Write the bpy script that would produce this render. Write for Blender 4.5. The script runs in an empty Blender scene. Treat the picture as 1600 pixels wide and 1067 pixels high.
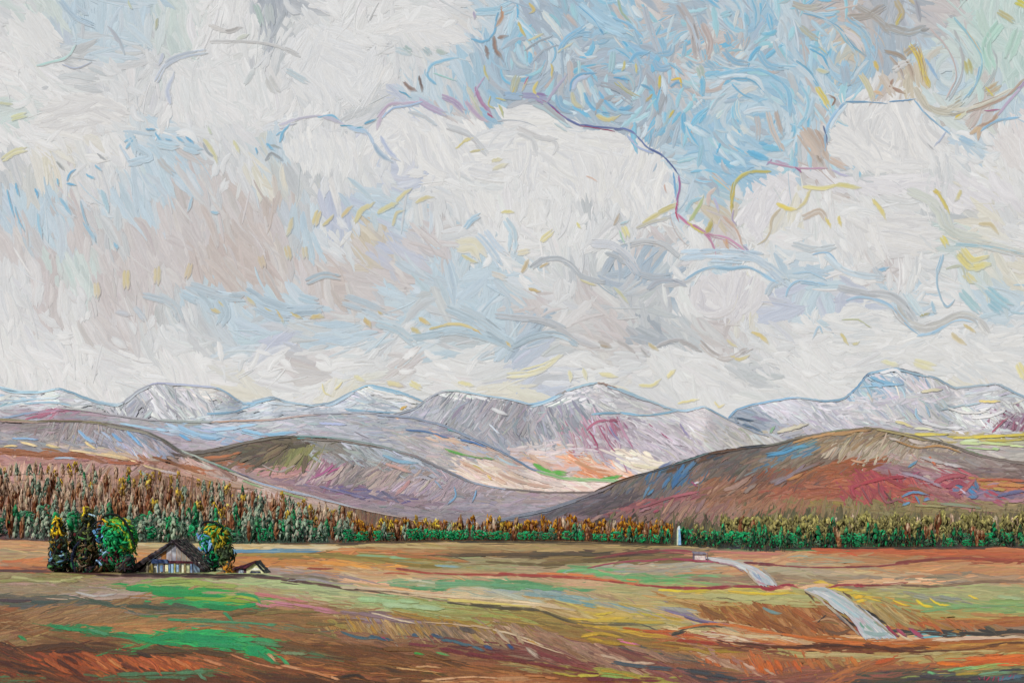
import bpy, math, random
import numpy as np
from mathutils import Vector
rng = np.random.default_rng(7); random.seed(7)
S = bpy.context.scene; C = S.collection
# ---------------------------------------------------------------- camera, world, sun, exposure
H = 13.33; F = 1715.0; HOR = 800.0          # eye height, focal length in photo pixels, eye level row
cam = bpy.data.objects.new('camera', bpy.data.cameras.new('camera')); C.objects.link(cam)
cam.location = (0, 0, H); cam.rotation_euler = (math.pi/2, 0, 0)
cam.data.sensor_width = 36; cam.data.lens = 36*F/1600; cam.data.shift_y = (HOR-533.5)/1600
cam.data.clip_start = 1; cam.data.clip_end = 40000
S.camera = cam
SUN_EL, SUN_AZ = 40, 215                     # behind the viewer's left shoulder
W = bpy.data.worlds.new('World'); S.world = W; W.use_nodes = True
nt = W.node_tree; bg = nt.nodes['Background']; st = nt.nodes.new('ShaderNodeTexSky')
st.sky_type = 'NISHITA'; st.sun_disc = False; st.sun_elevation = math.radians(SUN_EL); st.sun_rotation = math.radians(SUN_AZ)
nt.links.new(st.outputs[0], bg.inputs[0]); bg.inputs[1].default_value = 0.07
sl = bpy.data.lights.new('sun', 'SUN'); so = bpy.data.objects.new('sun', sl); C.objects.link(so)
sl.energy = 3.55; sl.angle = math.radians(.5); sl.color = (1, .985, .955)
az = math.radians(SUN_AZ); el = math.radians(SUN_EL)
sdir = Vector((math.sin(az)*math.cos(el), math.cos(az)*math.cos(el), math.sin(el)))
so.rotation_euler = sdir.to_track_quat('Z', 'Y').to_euler(); so.location = (-50, -50, 120)
vs = S.view_settings; vs.view_transform = 'Standard'; vs.look = 'None'; vs.exposure = 0; vs.gamma = 1; vs.use_curve_mapping = False

# ---------------------------------------------------------------- helpers
def lin(c):
    c = np.asarray(c, float)
    return np.where(c <= .04045, c/12.92, ((c+.055)/1.055)**2.4)
def hexc(h, sat=1.0, gain=1.0):
    c = np.array([int(h[i:i+2], 16)/255 for i in (0, 2, 4)]); m = c.mean()
    return np.clip((m+(c-m)*sat)*gain, .0, 1)
SATG = {'sky': (.92, .945), 'land': (1.05, .95), 'soft': (.86, .95)}
def noise(x, y, s=0):
    return (np.sin(x*1.0+y*.6+s)+np.sin(x*-.7+y*1.3+s*2.1)+np.sin(x*1.9-y*.8+s*.7)*.6+np.sin(x*2.3+y*2.9+s*1.3)*.4)/3
def tag(o, label=None, cat=None, group=None, kind=None):
    if label: o['label'] = label
    if cat: o['category'] = cat
    if group: o['group'] = group
    if kind: o['kind'] = kind
    return o
MATS = {}
def paint_mat(name, bump, rough=.6, spec=.06, kind='uv', amp=.12):
    """oil paint: colour attribute + bristle streaks along each stroke"""
    if name in MATS: return MATS[name]
    m = bpy.data.materials.new(name); m.use_nodes = True; n = m.node_tree.nodes; l = m.node_tree.links
    p = n['Principled BSDF']; p.inputs['Roughness'].default_value = rough; p.inputs['Specular IOR Level'].default_value = spec
    at = n.new('ShaderNodeVertexColor'); at.layer_name = 'Col'
    if kind == 'uv':
        uv = n.new('ShaderNodeUVMap'); uv.uv_map = 'UVMap'; src = uv.outputs[0]; sc = (.045, .55, 1); sc2 = (.16, .3, 1)
    else:
        tc = n.new('ShaderNodeTexCoord'); src = tc.outputs['Object']; sc = (6, 6, 1.2); sc2 = (2, 2, 1)
    def tex(scale, det):
        mp = n.new('ShaderNodeMapping'); mp.inputs['Scale'].default_value = scale; l.new(src, mp.inputs[0])
        t = n.new('ShaderNodeTexNoise'); t.noise_dimensions = '3D' if kind != 'uv' else '2D'; t.inputs['Scale'].default_value = 1; t.inputs['Detail'].default_value = det
        l.new(mp.outputs[0], t.inputs['Vector']); return t
    t1 = tex(sc, 3); t2 = tex(sc2, 2)
    mr = n.new('ShaderNodeMapRange'); mr.inputs['From Min'].default_value = .3; mr.inputs['From Max'].default_value = .7
    mr.inputs['To Min'].default_value = 1-amp; mr.inputs['To Max'].default_value = 1+amp*.85; l.new(t1.outputs['Fac'], mr.inputs[0])
    mx = n.new('ShaderNodeMix'); mx.data_type = 'RGBA'; mx.blend_type = 'MULTIPLY'; mx.inputs[0].default_value = 1
    l.new(at.outputs[0], mx.inputs[6]); l.new(mr.outputs[0], mx.inputs[7]); l.new(mx.outputs[2], p.inputs['Base Color'])
    ad = n.new('ShaderNodeMath'); ad.operation = 'MULTIPLY_ADD'; l.new(t2.outputs['Fac'], ad.inputs[0]); ad.inputs[1].default_value = .8; l.new(t1.outputs['Fac'], ad.inputs[2])
    b = n.new('ShaderNodeBump'); b.inputs['Strength'].default_value = 1; b.inputs['Distance'].default_value = bump
    l.new(ad.outputs[0], b.inputs['Height']); l.new(b.outputs[0], p.inputs['Normal'])
    MATS[name] = m; return m
def make_mesh(name, co, faces, col, uv, mat, smooth=False):
    """co (n,3), faces (m,4) quads (last index repeated -1 not allowed), col (n,3) linear, uv (n,2)"""
    me = bpy.data.meshes.new(name); nv = len(co); nf = len(faces)
    me.vertices.add(nv); me.vertices.foreach_set('co', np.ascontiguousarray(co, np.float32).ravel())
    k = faces.shape[1]
    me.loops.add(nf*k); me.loops.foreach_set('vertex_index', np.ascontiguousarray(faces, np.int32).ravel())
    me.polygons.add(nf); me.polygons.foreach_set('loop_start', np.arange(0, nf*k, k, dtype=np.int32))
    me.update(calc_edges=True)
    ca = me.color_attributes.new('Col', 'FLOAT_COLOR', 'POINT'); a = np.ones((nv, 4), np.float32); a[:, :3] = np.clip(col, 0, .92)
    ca.data.foreach_set('color', a.ravel())
    ul = me.uv_layers.new(name='UVMap'); ul.data.foreach_set('uv', np.ascontiguousarray(uv[faces.ravel()], np.float32).ravel())
    me.polygons.foreach_set('use_smooth', np.full(nf, smooth)); me.materials.append(mat); me.validate(); return me
def link(name, me, parent=None, loc=None):
    o = bpy.data.objects.new(name, me); C.objects.link(o)
    if parent: o.parent = parent
    if loc is not None: o.location = loc
    return o

# ---------------------------------------------------------------- the lie of the land
# every surface is a function (px, py) -> point, px/py only naming a bearing; its depth is its own
def prof(s):
    a = np.array([[float(v) for v in p.split(',')] for p in s.split()]); return a
def ev(a, x):
    # smooth-ish piecewise-linear profile
    return (np.interp(x-6, a[:, 0], a[:, 1])+2*np.interp(x, a[:, 0], a[:, 1])+np.interp(x+6, a[:, 0], a[:, 1]))/4
GT = prof('-900,842 0,842 90,846 350,850 520,848 700,845 900,846 1060,852 1200,858 1400,856 1600,855 2500,855')
def gz(x, y):
    fade = np.clip((520-y)/140, 0, 1)*np.clip((y-20)/60, 0, 1)
    return .55*fade*noise(x/55., y/60., 1.3)
class Ground:
    name = 'ground'; off = (0, 0, 1)
    def top(s, px): return ev(GT, px)-1
    def pt(s, px, py):
        py = np.maximum(py, 838.); Y = H*F/(py-HOR)
        for _ in range(6):
            X = (px-800)/F*Y; Y = (H-gz(X, Y))*F/(py-HOR)
        X = (px-800)/F*Y; return np.stack([X, Y, gz(X, Y)], -1)
class Hill:
    off = (0, -.8, .6)
    def __init__(s, name, ridge, depth, base, bdepth, label, rough=.004):
        s.name = name; s.r = prof(ridge); s.d = prof(depth); s.b = prof(base) if isinstance(base, str) else base
        s.bd = prof(bdepth) if isinstance(bdepth, str) else bdepth; s.label = label; s.rough = rough
    def top(s, px): return ev(s.r, px)
    def pt(s, px, py):
        r = ev(s.r, px); b = np.maximum(ev(s.b, px), r+3)
        t = (py-r)/(b-r); Yr = ev(s.d, px); Yb = (H*F/(b-HOR)) if s.bd is None else ev(s.bd, px)
        tt = np.clip(t, 0, 1.05)
        Y = Yb+(np.maximum(Yr, Yb+20)-Yb)*(1-tt)
        Y = Y+Y*s.rough*noise(px/26., py/17., len(s.name))*np.clip(tt*6, 0, 1)*np.clip((1-tt)*6, 0, 1)
        return np.stack([(px-800)/F*Y, Y, H+(HOR-py)/F*Y], -1)
class Sky:
    name = 'sky'; off = (0, -1, 0); Y = 6500.
    def top(s, px): return np.full_like(np.asarray(px, float), -1e6)
    def pt(s, px, py): return np.stack([(px-800)/F*s.Y, np.full_like(px, s.Y), H+(HOR-py)/F*s.Y], -1)
G = Ground(); SKY = Sky()
HL = Hill('hill_left', '-900,640 -300,650 0,655 60,658 150,659 230,674 262,690 285,706 330,722 400,750 500,778 560,794 650,812 760,822 860,834 960,848 2500,860',
          '-900,1250 0,1150 280,1100 560,850 700,650 860,520 960,480 2500,470', GT, None, 'hill')
HR = Hill('hill_right', '-900,870 640,850 720,838 770,815 800,806 850,796 900,780 945,762 965,753 1000,742 1050,727 1110,707 1160,700 1200,696 1250,684 1300,675 1350,668 1380,671 1420,680 1480,694 1530,711 1600,724 1800,735 2500,745',
          '-900,450 640,470 760,560 960,900 1200,1250 1600,1350 2500,1400', GT, None, 'hill')
HM = Hill('hill_mid', '-900,735 0,725 230,716 285,707 320,704 360,696 400,688 430,683 480,682 540,686 600,697 650,711 700,735 740,754 780,762 860,769 940,768 1000,775 1100,800 2500,820',
          '-900,1650 2500,1650', '-900,850 2500,850', '-900,620 2500,620', 'hill')
FH = Hill('foothills', '-900,650 0,654 40,646 90,638 120,640 170,647 240,656 330,659 420,655 480,647 560,645 640,650 690,662 740,684 790,708 830,732 880,746 940,750 1000,752 1100,770 2500,800',
          '-900,2600 2500,2600', '-900,775 2500,790', '-900,1850 2500,1850', 'foothills')
MC = Hill('mountain_centre', '-900,720 450,690 560,662 610,650 650,638 668,622 690,611 715,611 760,618 800,624 830,632 850,627 885,611 915,602 935,598 960,605 1000,621 1040,636 1070,643 1102,635 1120,645 1142,657 1175,673 1230,690 1300,720 2500,780',
          '-900,3300 2500,3300', '-900,775 2500,790', '-900,2750 2500,2750', 'mountains', .006)
ML = Hill('mountain_left', '-900,630 -200,622 0,605 20,612 60,612 92,606 110,612 150,627 185,633 200,624 215,610 240,599 275,600 300,602 338,605 355,613 378,629 395,628 425,620 445,627 490,634 520,630 545,615 575,602 600,607 640,617 666,628 720,650 800,690 2500,760',
          '-900,4300 2500,4300', '-900,690 800,700 2500,780', '-900,3500 2500,3500', 'mountains', .006)
MR = Hill('mountain_right', '-900,760 1000,720 1120,665 1137,656 1146,642 1175,633 1200,628 1240,621 1290,627 1318,623 1338,606 1355,584 1380,580 1402,576 1430,583 1460,590 1490,607 1530,603 1560,600 1585,613 1620,628 1800,622 2500,640',
          '-900,4000 2500,4000', '-900,780 1000,770 1600,745 2500,755', '-900,2800 2500,2800', 'mountains', .006)
HILLS = [HL, HR, HM, FH, MC, ML, MR]
LAYERS = [G, HL, HR, HM, FH, MC, MR, ML, SKY]
def layer_of(px, py):
    px = np.asarray(px, float); py = np.asarray(py, float); out = np.full(px.shape, len(LAYERS)-1)
    for i in range(len(LAYERS)-2, -1, -1):
        out[py >= LAYERS[i].top(px)] = i
    # nearer of the two front hills wins where both overlap
    both = (py >= HL.top(px)) & (py >= HR.top(px)) & (py < G.top(px))
    out[both] = np.where(px[both] < 770, 1, 2)
    return out

# ---------------------------------------------------------------- colours of the place: patches "x y rx ry angle colours"
SKYPAL = dict(W='e6e6e5 dfe0e0 eae9e7', w='dcdedf d3d6d8 e2e1df', g='ccd0d2 c2c7ca d6d8d8', h='b9bfc6 a9b1ba c6cacf', G='b2c1ce a9b8c6 bdc8d1 a8c2d4',
              b='c6d7e1 bcd1dd d2dde3', B='a9cbdf 96c1dc b9d2e0', D='6fb3da 8cc4e2', l='c9cfdd d3d7e0 c0c8da', p='d3cdcc cac3c2 dad6d4',
              t='cdc2bc c6bab5 d3cac5', c='e3dfd2 ddd9c8 e6e4da', o='d6cbb6 cec4b0 dad4c6', a='cbddd8 bcd6d0 d8e2de', m='d3deda c8d6d4 dde3e1')
SKYGRID = '''wmbbbmWWhwWWWWwbGGBBpGbBbhthhpaa
WwgbgmWWgWWWwwbBGbGBBptGbBoGbmaa
WWgwwwwWwwWWwbBGGGhGhpbbBbBtobaa
mWWwwWWWWWwglbpBhGGGhBbBbbWWWmtb
WWcWbbwwbwwWWWwwWWWGGBBBbtWWWWbW
gcwwbbpwcgwwlWWWWWWWWbBBbtwgWwWW
bbpbbpgptglbbwwWWWgwWbowcWWWWgcw
pbpgppptpbwolpwWWWWwpWpWWWWWwmcW
wpmppptttptppbbbWwgGGwbWbbWpWwmc
wpwppgbbbbppbgbbpwpggWpclblwbWbb
WwWpwwgblgbbwbgbGgpphgpwwWgWwWww
WWWwWWWwWpWwpWWwlWWwWWWgWWWwWWWW
wWWWwWWcwWccwWWccllcwWWWwWWWwWcW
WwWWWwWcWwccWwWccllcWwWWWwWWWwcW'''.split('\n')
SWIRL = [(965, 145, 95, 1), (1190, 190, 110, 1), (1480, 110, 110, 1), (1330, 100, 80, -1), (820, 90, 70, 1), (340, 130, 60, .5), (1385, 215, 70, .5), (620, 250, 80, .5), (1110, 470, 70, .7), (960, 420, 60, .6)]
CELL = np.random.default_rng(5).uniform(-1, 1, (64, 40))
BLOBS = '''
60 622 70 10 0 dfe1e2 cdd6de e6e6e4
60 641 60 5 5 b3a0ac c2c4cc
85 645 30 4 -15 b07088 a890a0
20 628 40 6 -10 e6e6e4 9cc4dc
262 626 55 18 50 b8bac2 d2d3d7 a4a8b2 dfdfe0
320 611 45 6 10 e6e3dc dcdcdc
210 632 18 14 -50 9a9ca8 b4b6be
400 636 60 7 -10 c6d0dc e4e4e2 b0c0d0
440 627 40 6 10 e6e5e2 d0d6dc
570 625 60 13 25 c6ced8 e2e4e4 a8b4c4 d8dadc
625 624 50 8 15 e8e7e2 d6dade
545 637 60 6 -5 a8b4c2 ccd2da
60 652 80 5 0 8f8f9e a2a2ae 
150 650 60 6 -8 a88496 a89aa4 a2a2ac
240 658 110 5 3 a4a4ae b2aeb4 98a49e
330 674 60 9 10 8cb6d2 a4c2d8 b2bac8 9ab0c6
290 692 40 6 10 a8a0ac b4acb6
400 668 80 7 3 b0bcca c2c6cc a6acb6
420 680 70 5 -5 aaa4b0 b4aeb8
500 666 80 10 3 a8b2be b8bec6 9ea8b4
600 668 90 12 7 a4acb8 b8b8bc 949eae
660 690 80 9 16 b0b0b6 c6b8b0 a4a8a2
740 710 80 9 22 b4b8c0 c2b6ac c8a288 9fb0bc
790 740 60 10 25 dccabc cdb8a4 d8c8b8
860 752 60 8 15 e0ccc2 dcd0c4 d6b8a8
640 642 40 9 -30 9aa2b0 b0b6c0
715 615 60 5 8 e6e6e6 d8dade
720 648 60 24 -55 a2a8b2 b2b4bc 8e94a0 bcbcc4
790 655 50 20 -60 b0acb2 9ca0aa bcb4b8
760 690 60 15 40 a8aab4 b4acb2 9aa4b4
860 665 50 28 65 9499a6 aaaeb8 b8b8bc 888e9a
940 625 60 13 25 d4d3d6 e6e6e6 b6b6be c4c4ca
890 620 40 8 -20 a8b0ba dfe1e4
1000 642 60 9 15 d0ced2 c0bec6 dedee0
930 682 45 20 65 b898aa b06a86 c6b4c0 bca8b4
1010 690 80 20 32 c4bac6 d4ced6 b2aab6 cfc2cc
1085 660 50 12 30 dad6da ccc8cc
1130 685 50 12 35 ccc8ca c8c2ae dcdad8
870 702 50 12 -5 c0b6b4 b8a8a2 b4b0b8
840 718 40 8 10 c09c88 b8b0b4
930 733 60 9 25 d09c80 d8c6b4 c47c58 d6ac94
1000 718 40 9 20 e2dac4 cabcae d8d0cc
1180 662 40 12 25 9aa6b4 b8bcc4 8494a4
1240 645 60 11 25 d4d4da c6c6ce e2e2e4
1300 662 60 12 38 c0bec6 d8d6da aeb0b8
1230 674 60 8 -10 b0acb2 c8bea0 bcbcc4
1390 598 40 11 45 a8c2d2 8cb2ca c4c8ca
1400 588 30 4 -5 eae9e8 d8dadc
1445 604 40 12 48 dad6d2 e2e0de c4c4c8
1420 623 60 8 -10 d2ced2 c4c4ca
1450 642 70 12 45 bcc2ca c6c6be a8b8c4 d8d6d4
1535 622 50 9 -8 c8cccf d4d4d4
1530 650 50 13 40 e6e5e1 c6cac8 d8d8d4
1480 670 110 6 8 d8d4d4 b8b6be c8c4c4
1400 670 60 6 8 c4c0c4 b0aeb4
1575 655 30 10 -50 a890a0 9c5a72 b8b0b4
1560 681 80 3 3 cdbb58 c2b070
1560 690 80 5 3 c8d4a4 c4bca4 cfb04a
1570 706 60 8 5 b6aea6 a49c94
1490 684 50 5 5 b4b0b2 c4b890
300 714 50 5 0 4a443c 645a4e
375 714 60 10 -30 5c5448 6c5e4e 4e4840
425 699 60 7 -5 6c604a 5a5040
465 716 30 12 -60 7c7c4c 5e5444 8c8462
520 704 40 8 20 8c8c86 747068
560 716 50 12 32 9a9e9e b0b6ba 848688
620 712 60 9 22 a4b0bc b8bcc0 8e8a86
430 741 50 7 -10 a87c7a b48c86
500 736 30 12 -50 b4a4a2 7c6a6a 96607c
560 736 50 13 -45 7c7472 9a8e8a a89490
620 742 45 14 -38 b29e96 a89490 8c8480
670 737 45 14 28 a8aab2 b6a4a4 8f98a4
700 762 60 14 -40 a89ca6 b4a2a6 bca8a4
500 764 90 7 8 7a6676 8a7278
570 771 60 4 8 6a6684 7a7286
620 782 110 9 5 9c868e a8929a
740 790 80 10 0 a69ea8 b4a8ac
690 802 110 7 4 8e868c 9c9094
370 738 50 9 20 8c6e60 7a6258
340 724 40 5 0 9c6040 7c5a4a
800 778 70 8 3 a89ea4 bca8a2 9c9090
860 777 60 6 3 b4a49e a8949a
440 759 60 6 15 8c7274 9a8480
40 667 60 8 0 8c8686 9c9696
115 676 50 14 -65 9e9a98 8c8480 a8a6a6
60 691 90 9 5 8e949a a0a4a6 8c8c8c
190 690 60 12 42 a8aeb6 8ea4b8 b8b4b4
235 704 40 11 42 b2b2b6 96b0c8 a89c9c
150 704 110 4 8 b8ae8e a49c94
100 711 130 4 3 8a5c3c 9a6a4c
60 722 110 6 2 a07e76 947068
210 717 80 5 6 8f6c5a a47458
260 724 80 5 10 a8683f 94684c
300 741 70 7 14 b4927e 9a7050 c0a28c
180 732 60 6 -30 a4887e 8c7468
400 764 60 9 22 b8aa9e ac947f c0a894
470 783 60 8 18 bcac9e b09c8c
290 718 30 8 35 c0a898 b09c94
340 738 30 6 22 b0b0a8 a89484
60 742 90 8 -80 b08c7c c4a488 a09480
80 775 100 30 -85 8c6c58 a4806c 7c6c60 a48c68
250 780 100 26 -85 94704c a4806a 7c5840 b49c88
250 822 120 16 -85 4c5a4a 3e4c40 5c5c48
400 796 60 20 -85 94684c b4947c 84604c
420 832 80 12 -85 3c5a46 4a5c4c 344a3c
550 818 80 14 -85 6c4232 5c5c46 8c6c4c
60 832 70 14 -80 5e5c58 4e4a46 6c4c4c
700 832 110 12 -85 4c3222 5e4432 7c5a30
850 838 100 10 -85 3c2c22 5c3c22
830 801 60 5 -14 8292a2 747884
900 790 50 6 -22 6c6c76 5c585c
950 789 60 10 -22 5e565a 4e4a50 706468
870 812 80 6 -5 70626a 84747a
1000 762 60 12 -50 6e645c 5c6470 7c7068
1050 746 30 11 -55 3c6e94 5c6c7a 6c5e5a
1020 787 70 5 -14 8c525a a26e6c
1050 803 80 9 -40 8e7064 9c8070 7c6064
1100 730 60 14 -42 6c5c52 7e746c 545250
1110 802 60 9 -50 9c7c6c a88470
1150 762 60 11 -36 8c644c 9c7864 74543e
1190 792 60 10 -40 9c7054 a47a60
1085 724 50 5 -18 3e4e56 5a4232
1160 713 60 10 -22 5e5e5e 6c625a
1235 708 40 8 -25 5c8090 8c8676 4c7088
1225 724 60 9 -30 867868 6e6252
1320 688 60 10 -30 9c8662 8c8c7e b2986c
1390 703 60 14 -50 a69e8e b2aa94 8c7e68
1300 735 80 9 -10 8c5232 9c6444 7c4c34
1225 750 60 11 -40 7c5844 8c5438 6c5c58
1280 764 70 10 -5 9c5e42 aa745e 8a4c38
1370 762 50 13 45 ac4c54 9a424e b26252 8c4448
1410 768 30 9 10 9c524a b4584c
1430 724 60 9 18 b2aaa2 a87c74 9c948c
1500 718 70 7 15 9c9692 8c807c
1450 740 60 8 10 a2848c 8c6c72
1500 754 50 10 22 aa4c5c b26068 9c505c b87c7c
1470 776 50 7 15 b2807a a07070
1530 769 25 5 10 4c80ac 7c7c94
1565 760 50 7 8 b87450 b29448 a85c50
1570 774 50 7 3 8e7084 b28886 6c6480
1575 741 50 7 5 7e6e6a 6c5c58
1550 790 70 7 3 9c8e64 8c8058
1250 792 50 9 -70 9e6c54 8c7450
1280 787 40 4 5 9a8844 8c7c4c
1350 800 100 10 -80 8e865a 7a7242 9c8c68
1200 818 100 12 -80 6c6642 4a5a3a 5c5030
1450 800 80 7 5 968a5c 847a4c
1500 822 100 14 -80 6e6244 7a6e46 5c5838
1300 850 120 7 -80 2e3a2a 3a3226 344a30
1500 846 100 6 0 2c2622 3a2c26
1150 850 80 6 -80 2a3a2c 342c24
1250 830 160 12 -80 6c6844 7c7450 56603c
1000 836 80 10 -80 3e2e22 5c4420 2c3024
60 854 90 5 2 c49e78 cba27a bc8c64
40 866 60 5 0 b29a78 a8957c
50 880 70 6 0 c47c50 c88c58 a88c74
30 889 60 3 0 b46c48 8a5a48
430 855 100 4 0 cdc0a4 c2b088 b8a070
400 861 50 2 0 7298b2 5c90b4
470 867 110 4 2 7e6c3e 8c7440 968048
440 877 90 7 2 c0854e cc9254 a8724a
510 884 80 6 4 cc9458 b88c60 a88868
470 896 60 6 8 9c8e94 a88e86 b4845c
560 892 70 6 4 caac86 bc9c80 c4a490
60 900 90 6 0 948a66 7c7450 a49a78
180 906 110 5 0 a09080 a88e8c 948868
280 911 60 5 2 92a864 7ca05c a0a878
430 908 100 8 4 aab68e b4bc98 9cb080
530 925 70 8 6 a8b08c b0b494 a0a880
260 923 50 5 6 309c54 3c9458
330 929 60 7 6 35a055 2c9c58 5ca04c
360 936 40 5 6 8ea048 6ca44c
350 946 40 5 3 2c9c60 389860
70 922 90 7 0 9c8a72 94887a 8c7c66
170 928 60 6 0 a08e8c a49486 b0a098
420 930 70 8 8 a09c70 b09080 b49c84
460 944 60 6 10 b87e84 a87c70 c0909a
60 938 80 4 3 585a56 7a6a5c 4c5450
160 943 50 4 10 56605a 7c7064
240 949 50 4 3 465044 7c684e
500 950 60 8 5 9a7c58 8c7050 a88460
120 962 140 13 -15 8c6e4e 947454 7e6244 a08060
280 968 70 7 -5 8c6c4a a07c54
400 957 60 5 3 6e5e3e 8a6c48
310 971 70 3 3 448c5e 8a7450
470 968 70 8 6 8a6844 7c5c3c 947448
400 979 70 4 3 5c7464 8c6c48
60 985 90 8 8 7c5838 6c4c30 8c5c3a
130 984 50 4 8 2e8c5a 4a6c44
260 980 60 6 0 a47850 b0845c 94683f
240 998 40 6 -20 329458 4c8450
310 997 60 9 5 2a9c5e 2f9a5c 349a5a
370 1005 40 7 10 2ea060 3c8c54
400 1018 20 8 10 2ea462 2a985c
440 992 60 6 8 8c6440 7c5838 9c7048
180 1003 80 6 3 7c5838 8c6440 6c4c30
90 1012 50 4 -5 4c2e1e 5e3a24
220 1016 60 5 5 4e3420 5c4a2e
300 1015 60 5 3 5c4c30 6e5a3a
450 1015 60 6 10 6c4c30 50684a 5a4028
40 1035 60 10 20 5c3a26 4a2c1e 7a4426
120 1036 60 10 30 8c4624 a0542c 5a3020
220 1038 70 9 30 a8582e b46a3c 8a4826
330 1036 60 8 20 8c5430 b06a42 6c4a2e
430 1040 60 8 12 7c4a2c 8c5a38 5c3c26
520 1045 60 9 8 6c4428 8c5834 b4774c
250 1054 90 4 -2 4e6a4c 5a5c3e 6c4426
100 1058 100 8 15 6c3e24 4c2c1c 8c4c2a
350 1062 120 6 5 50301e 5e3a22
500 1062 90 6 3 5c3a24 4c3020
640 849 110 4 0 b49e74 a8905f c0a880
850 853 220 5 0 a48e66 988058 b09a72
720 861 120 4 2 8c6e48 a8845c
880 866 150 3 0 4e4232 6c5c40 5c4a38
950 873 140 4 -2 7c6a48 8c7850 6a5838
600 862 60 4 0 c48252 a87048 ccac88
620 875 90 4 6 8c7e3e 9c8844
590 883 60 5 4 d09650 cc8c4c a88c60
690 882 100 5 4 a29a74 8c9c74 a08860
780 880 90 4 0 9a9470 a89a7c
700 893 120 4 2 b09070 a8a078 c0987c
850 890 80 6 2 b09a80 a8987c
900 894 120 4 4 b4a484 a89c84
960 895 60 4 6 64a070 7cac7c
1020 893 70 6 2 b0a08c b8a898 98a4a4
1030 905 70 4 3 7ca870 a8a47c
680 914 80 4 0 6c9c7c 8ca484 a0a080
800 915 80 5 2 58946c 74a07c
900 910 90 6 4 c4a488 ccac90 b89c7c
970 918 80 7 4 a8a47c b4a884 9c9c70
620 918 60 5 5 cca890 c8a078
640 925 60 5 6 d2b89c c4a88c
760 930 90 7 8 d4c2a4 ccb898 b4b8ac
850 930 60 5 5 9cb0b0 c4b49c
900 934 70 5 8 84a0a8 9cacac 
950 938 60 7 15 b09c7c 9c9a98 b8a080
1020 930 70 8 3 b0a47c bca884 a89c74
1010 950 70 6 5 b4ac80 a0a4a0 c0ac60
940 958 60 6 8 c0a85c b4a070 ccb478
1040 965 50 5 3 c2ae4c b8aa78
870 950 50 8 18 a88c60 c0ac80
620 942 80 8 8 9eac7c a4b486 94a874
720 955 80 9 8 9c9c60 8c9454 b0b080
560 940 50 10 4 b4b88c a8ac84
820 965 60 7 6 8c7a48 9c8850
900 985 90 8 8 8c7444 9c8450 7c6838
960 982 50 4 10 b09038 c0a040
700 972 60 4 8 8c7444 a07c3c
1030 975 60 8 3 a49c70 9c9464 b0a47c
580 963 60 4 6 7c6670 94808c a07c68
540 978 30 10 55 a47e44 9c8050 b49c74
600 982 60 10 55 9c7c50 8c6c48 b0946c 94847c
700 985 70 10 45 8c7c66 a4845c 9c8478 6c5c50
790 990 60 10 40 94785c a88c74 b89c88
850 1000 60 8 25 8c6c54 9c7c68
600 1000 80 6 6 7c5c44 8c6850
650 1012 90 6 8 7a5640 8c6048
780 1015 80 6 8 5e3230 7c5048 8c6c5c
860 1022 70 8 20 7c4c44 9c8074 6c3c3c
930 1018 60 8 25 9c7c6c ac8c7c 7c5c54
1000 1015 60 6 15 94705c 5c5854
1040 1004 60 6 6 8c6c3c 9c7848
950 1002 60 5 12 9c8444 8c6c3c
880 1048 60 5 12 6c3030 8c6c44
960 1053 60 5 8 9c9048 8c7c40 a8a060
1030 1040 60 8 20 7c5048 8c6058 6c4444
600 1024 90 8 8 6a4628 7c5232 5a3a22
580 1048 90 8 5 6c4628 8c5e3a 503420
700 1045 90 8 10 8c5c3a 9c6c44 744a2c
780 1062 90 5 0 b88c68 a87048 8c5838
820 1040 60 5 10 7c4c34 9c9060
900 1062 60 4 5 8c5838 7c4c30
1130 857 60 4 0 8c7c60 9c8c70 5c5850
1200 853 80 3 0 34343c 4c4c4c 
1140 866 80 5 0 bc8a70 c49878 b07868
1230 870 80 6 -15 c49c7c bc9070 cca888
1340 861 110 4 2 bc6440 b46a4a c07c50
1500 864 130 5 1 b86840 c0784c a86448
1300 872 80 5 0 b88c68 94a094 c0946c
1420 872 100 4 0 b08058 a88c68
1540 874 100 3 0 8c4434 a05038 b86c48
1060 888 60 5 -3 b4ac9c bc9c80 a0a098
1110 892 50 7 0 c09874 bc8c64 b8a084
1060 900 60 4 0 a08c74 6c9c74
1140 904 60 5 0 a08874 948068
1250 893 60 6 5 aca490 a49884 b8a894
1340 893 100 5 3 c0a88c b0a490 bca080
1470 888 100 6 0 c08c64 b89070 c09c78
1560 892 80 7 0 c49068 bc8c6c
1300 905 80 6 3 a08c78 948470 a8947c
1440 902 90 4 0 8c8072 988c80
1400 909 90 3 -3 e0b898 dca888
1560 903 60 3 0 b89c84 a88c78
1120 925 80 4 2 b8ac68 c8b448 c0b078
1180 934 80 6 3 b4b080 bcb888 a8a874
1080 940 50 8 5 b4a874 c0a070 b09858
1100 950 60 6 15 a87c48 9c7440
1140 960 50 12 48 8c5a30 9c683c b08450
1220 960 60 14 45 94602f 8c5428 a87444 b4845c
1280 975 50 12 45 94603c 6c4430 a4764c
1310 970 30 10 20 a8744c 7c5844
1100 972 60 6 15 c0a880 9c9484 c4b08c
1070 962 40 5 20 7c7094 a4a09c
1080 985 40 4 10 c4b890 d0b890 
1170 985 70 6 12 c09c78 b88460 d0b8a0
1330 925 40 4 15 ccb448 9c8048
1390 930 70 7 5 a8a474 b0ac7c a09c68
1500 928 100 6 2 a8a87c a0a880 b0b088
1460 935 60 4 8 8c8c84 9c9c90
1540 945 80 7 2 84a46c 94ac78 a4a870
1420 950 50 6 12 bc8c4c 8ca078 ac9858
1480 958 80 6 3 a89860 b0a068 8ca070
1390 965 40 14 40 b09c6c a48c5c bca478 8c6c3c
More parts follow.
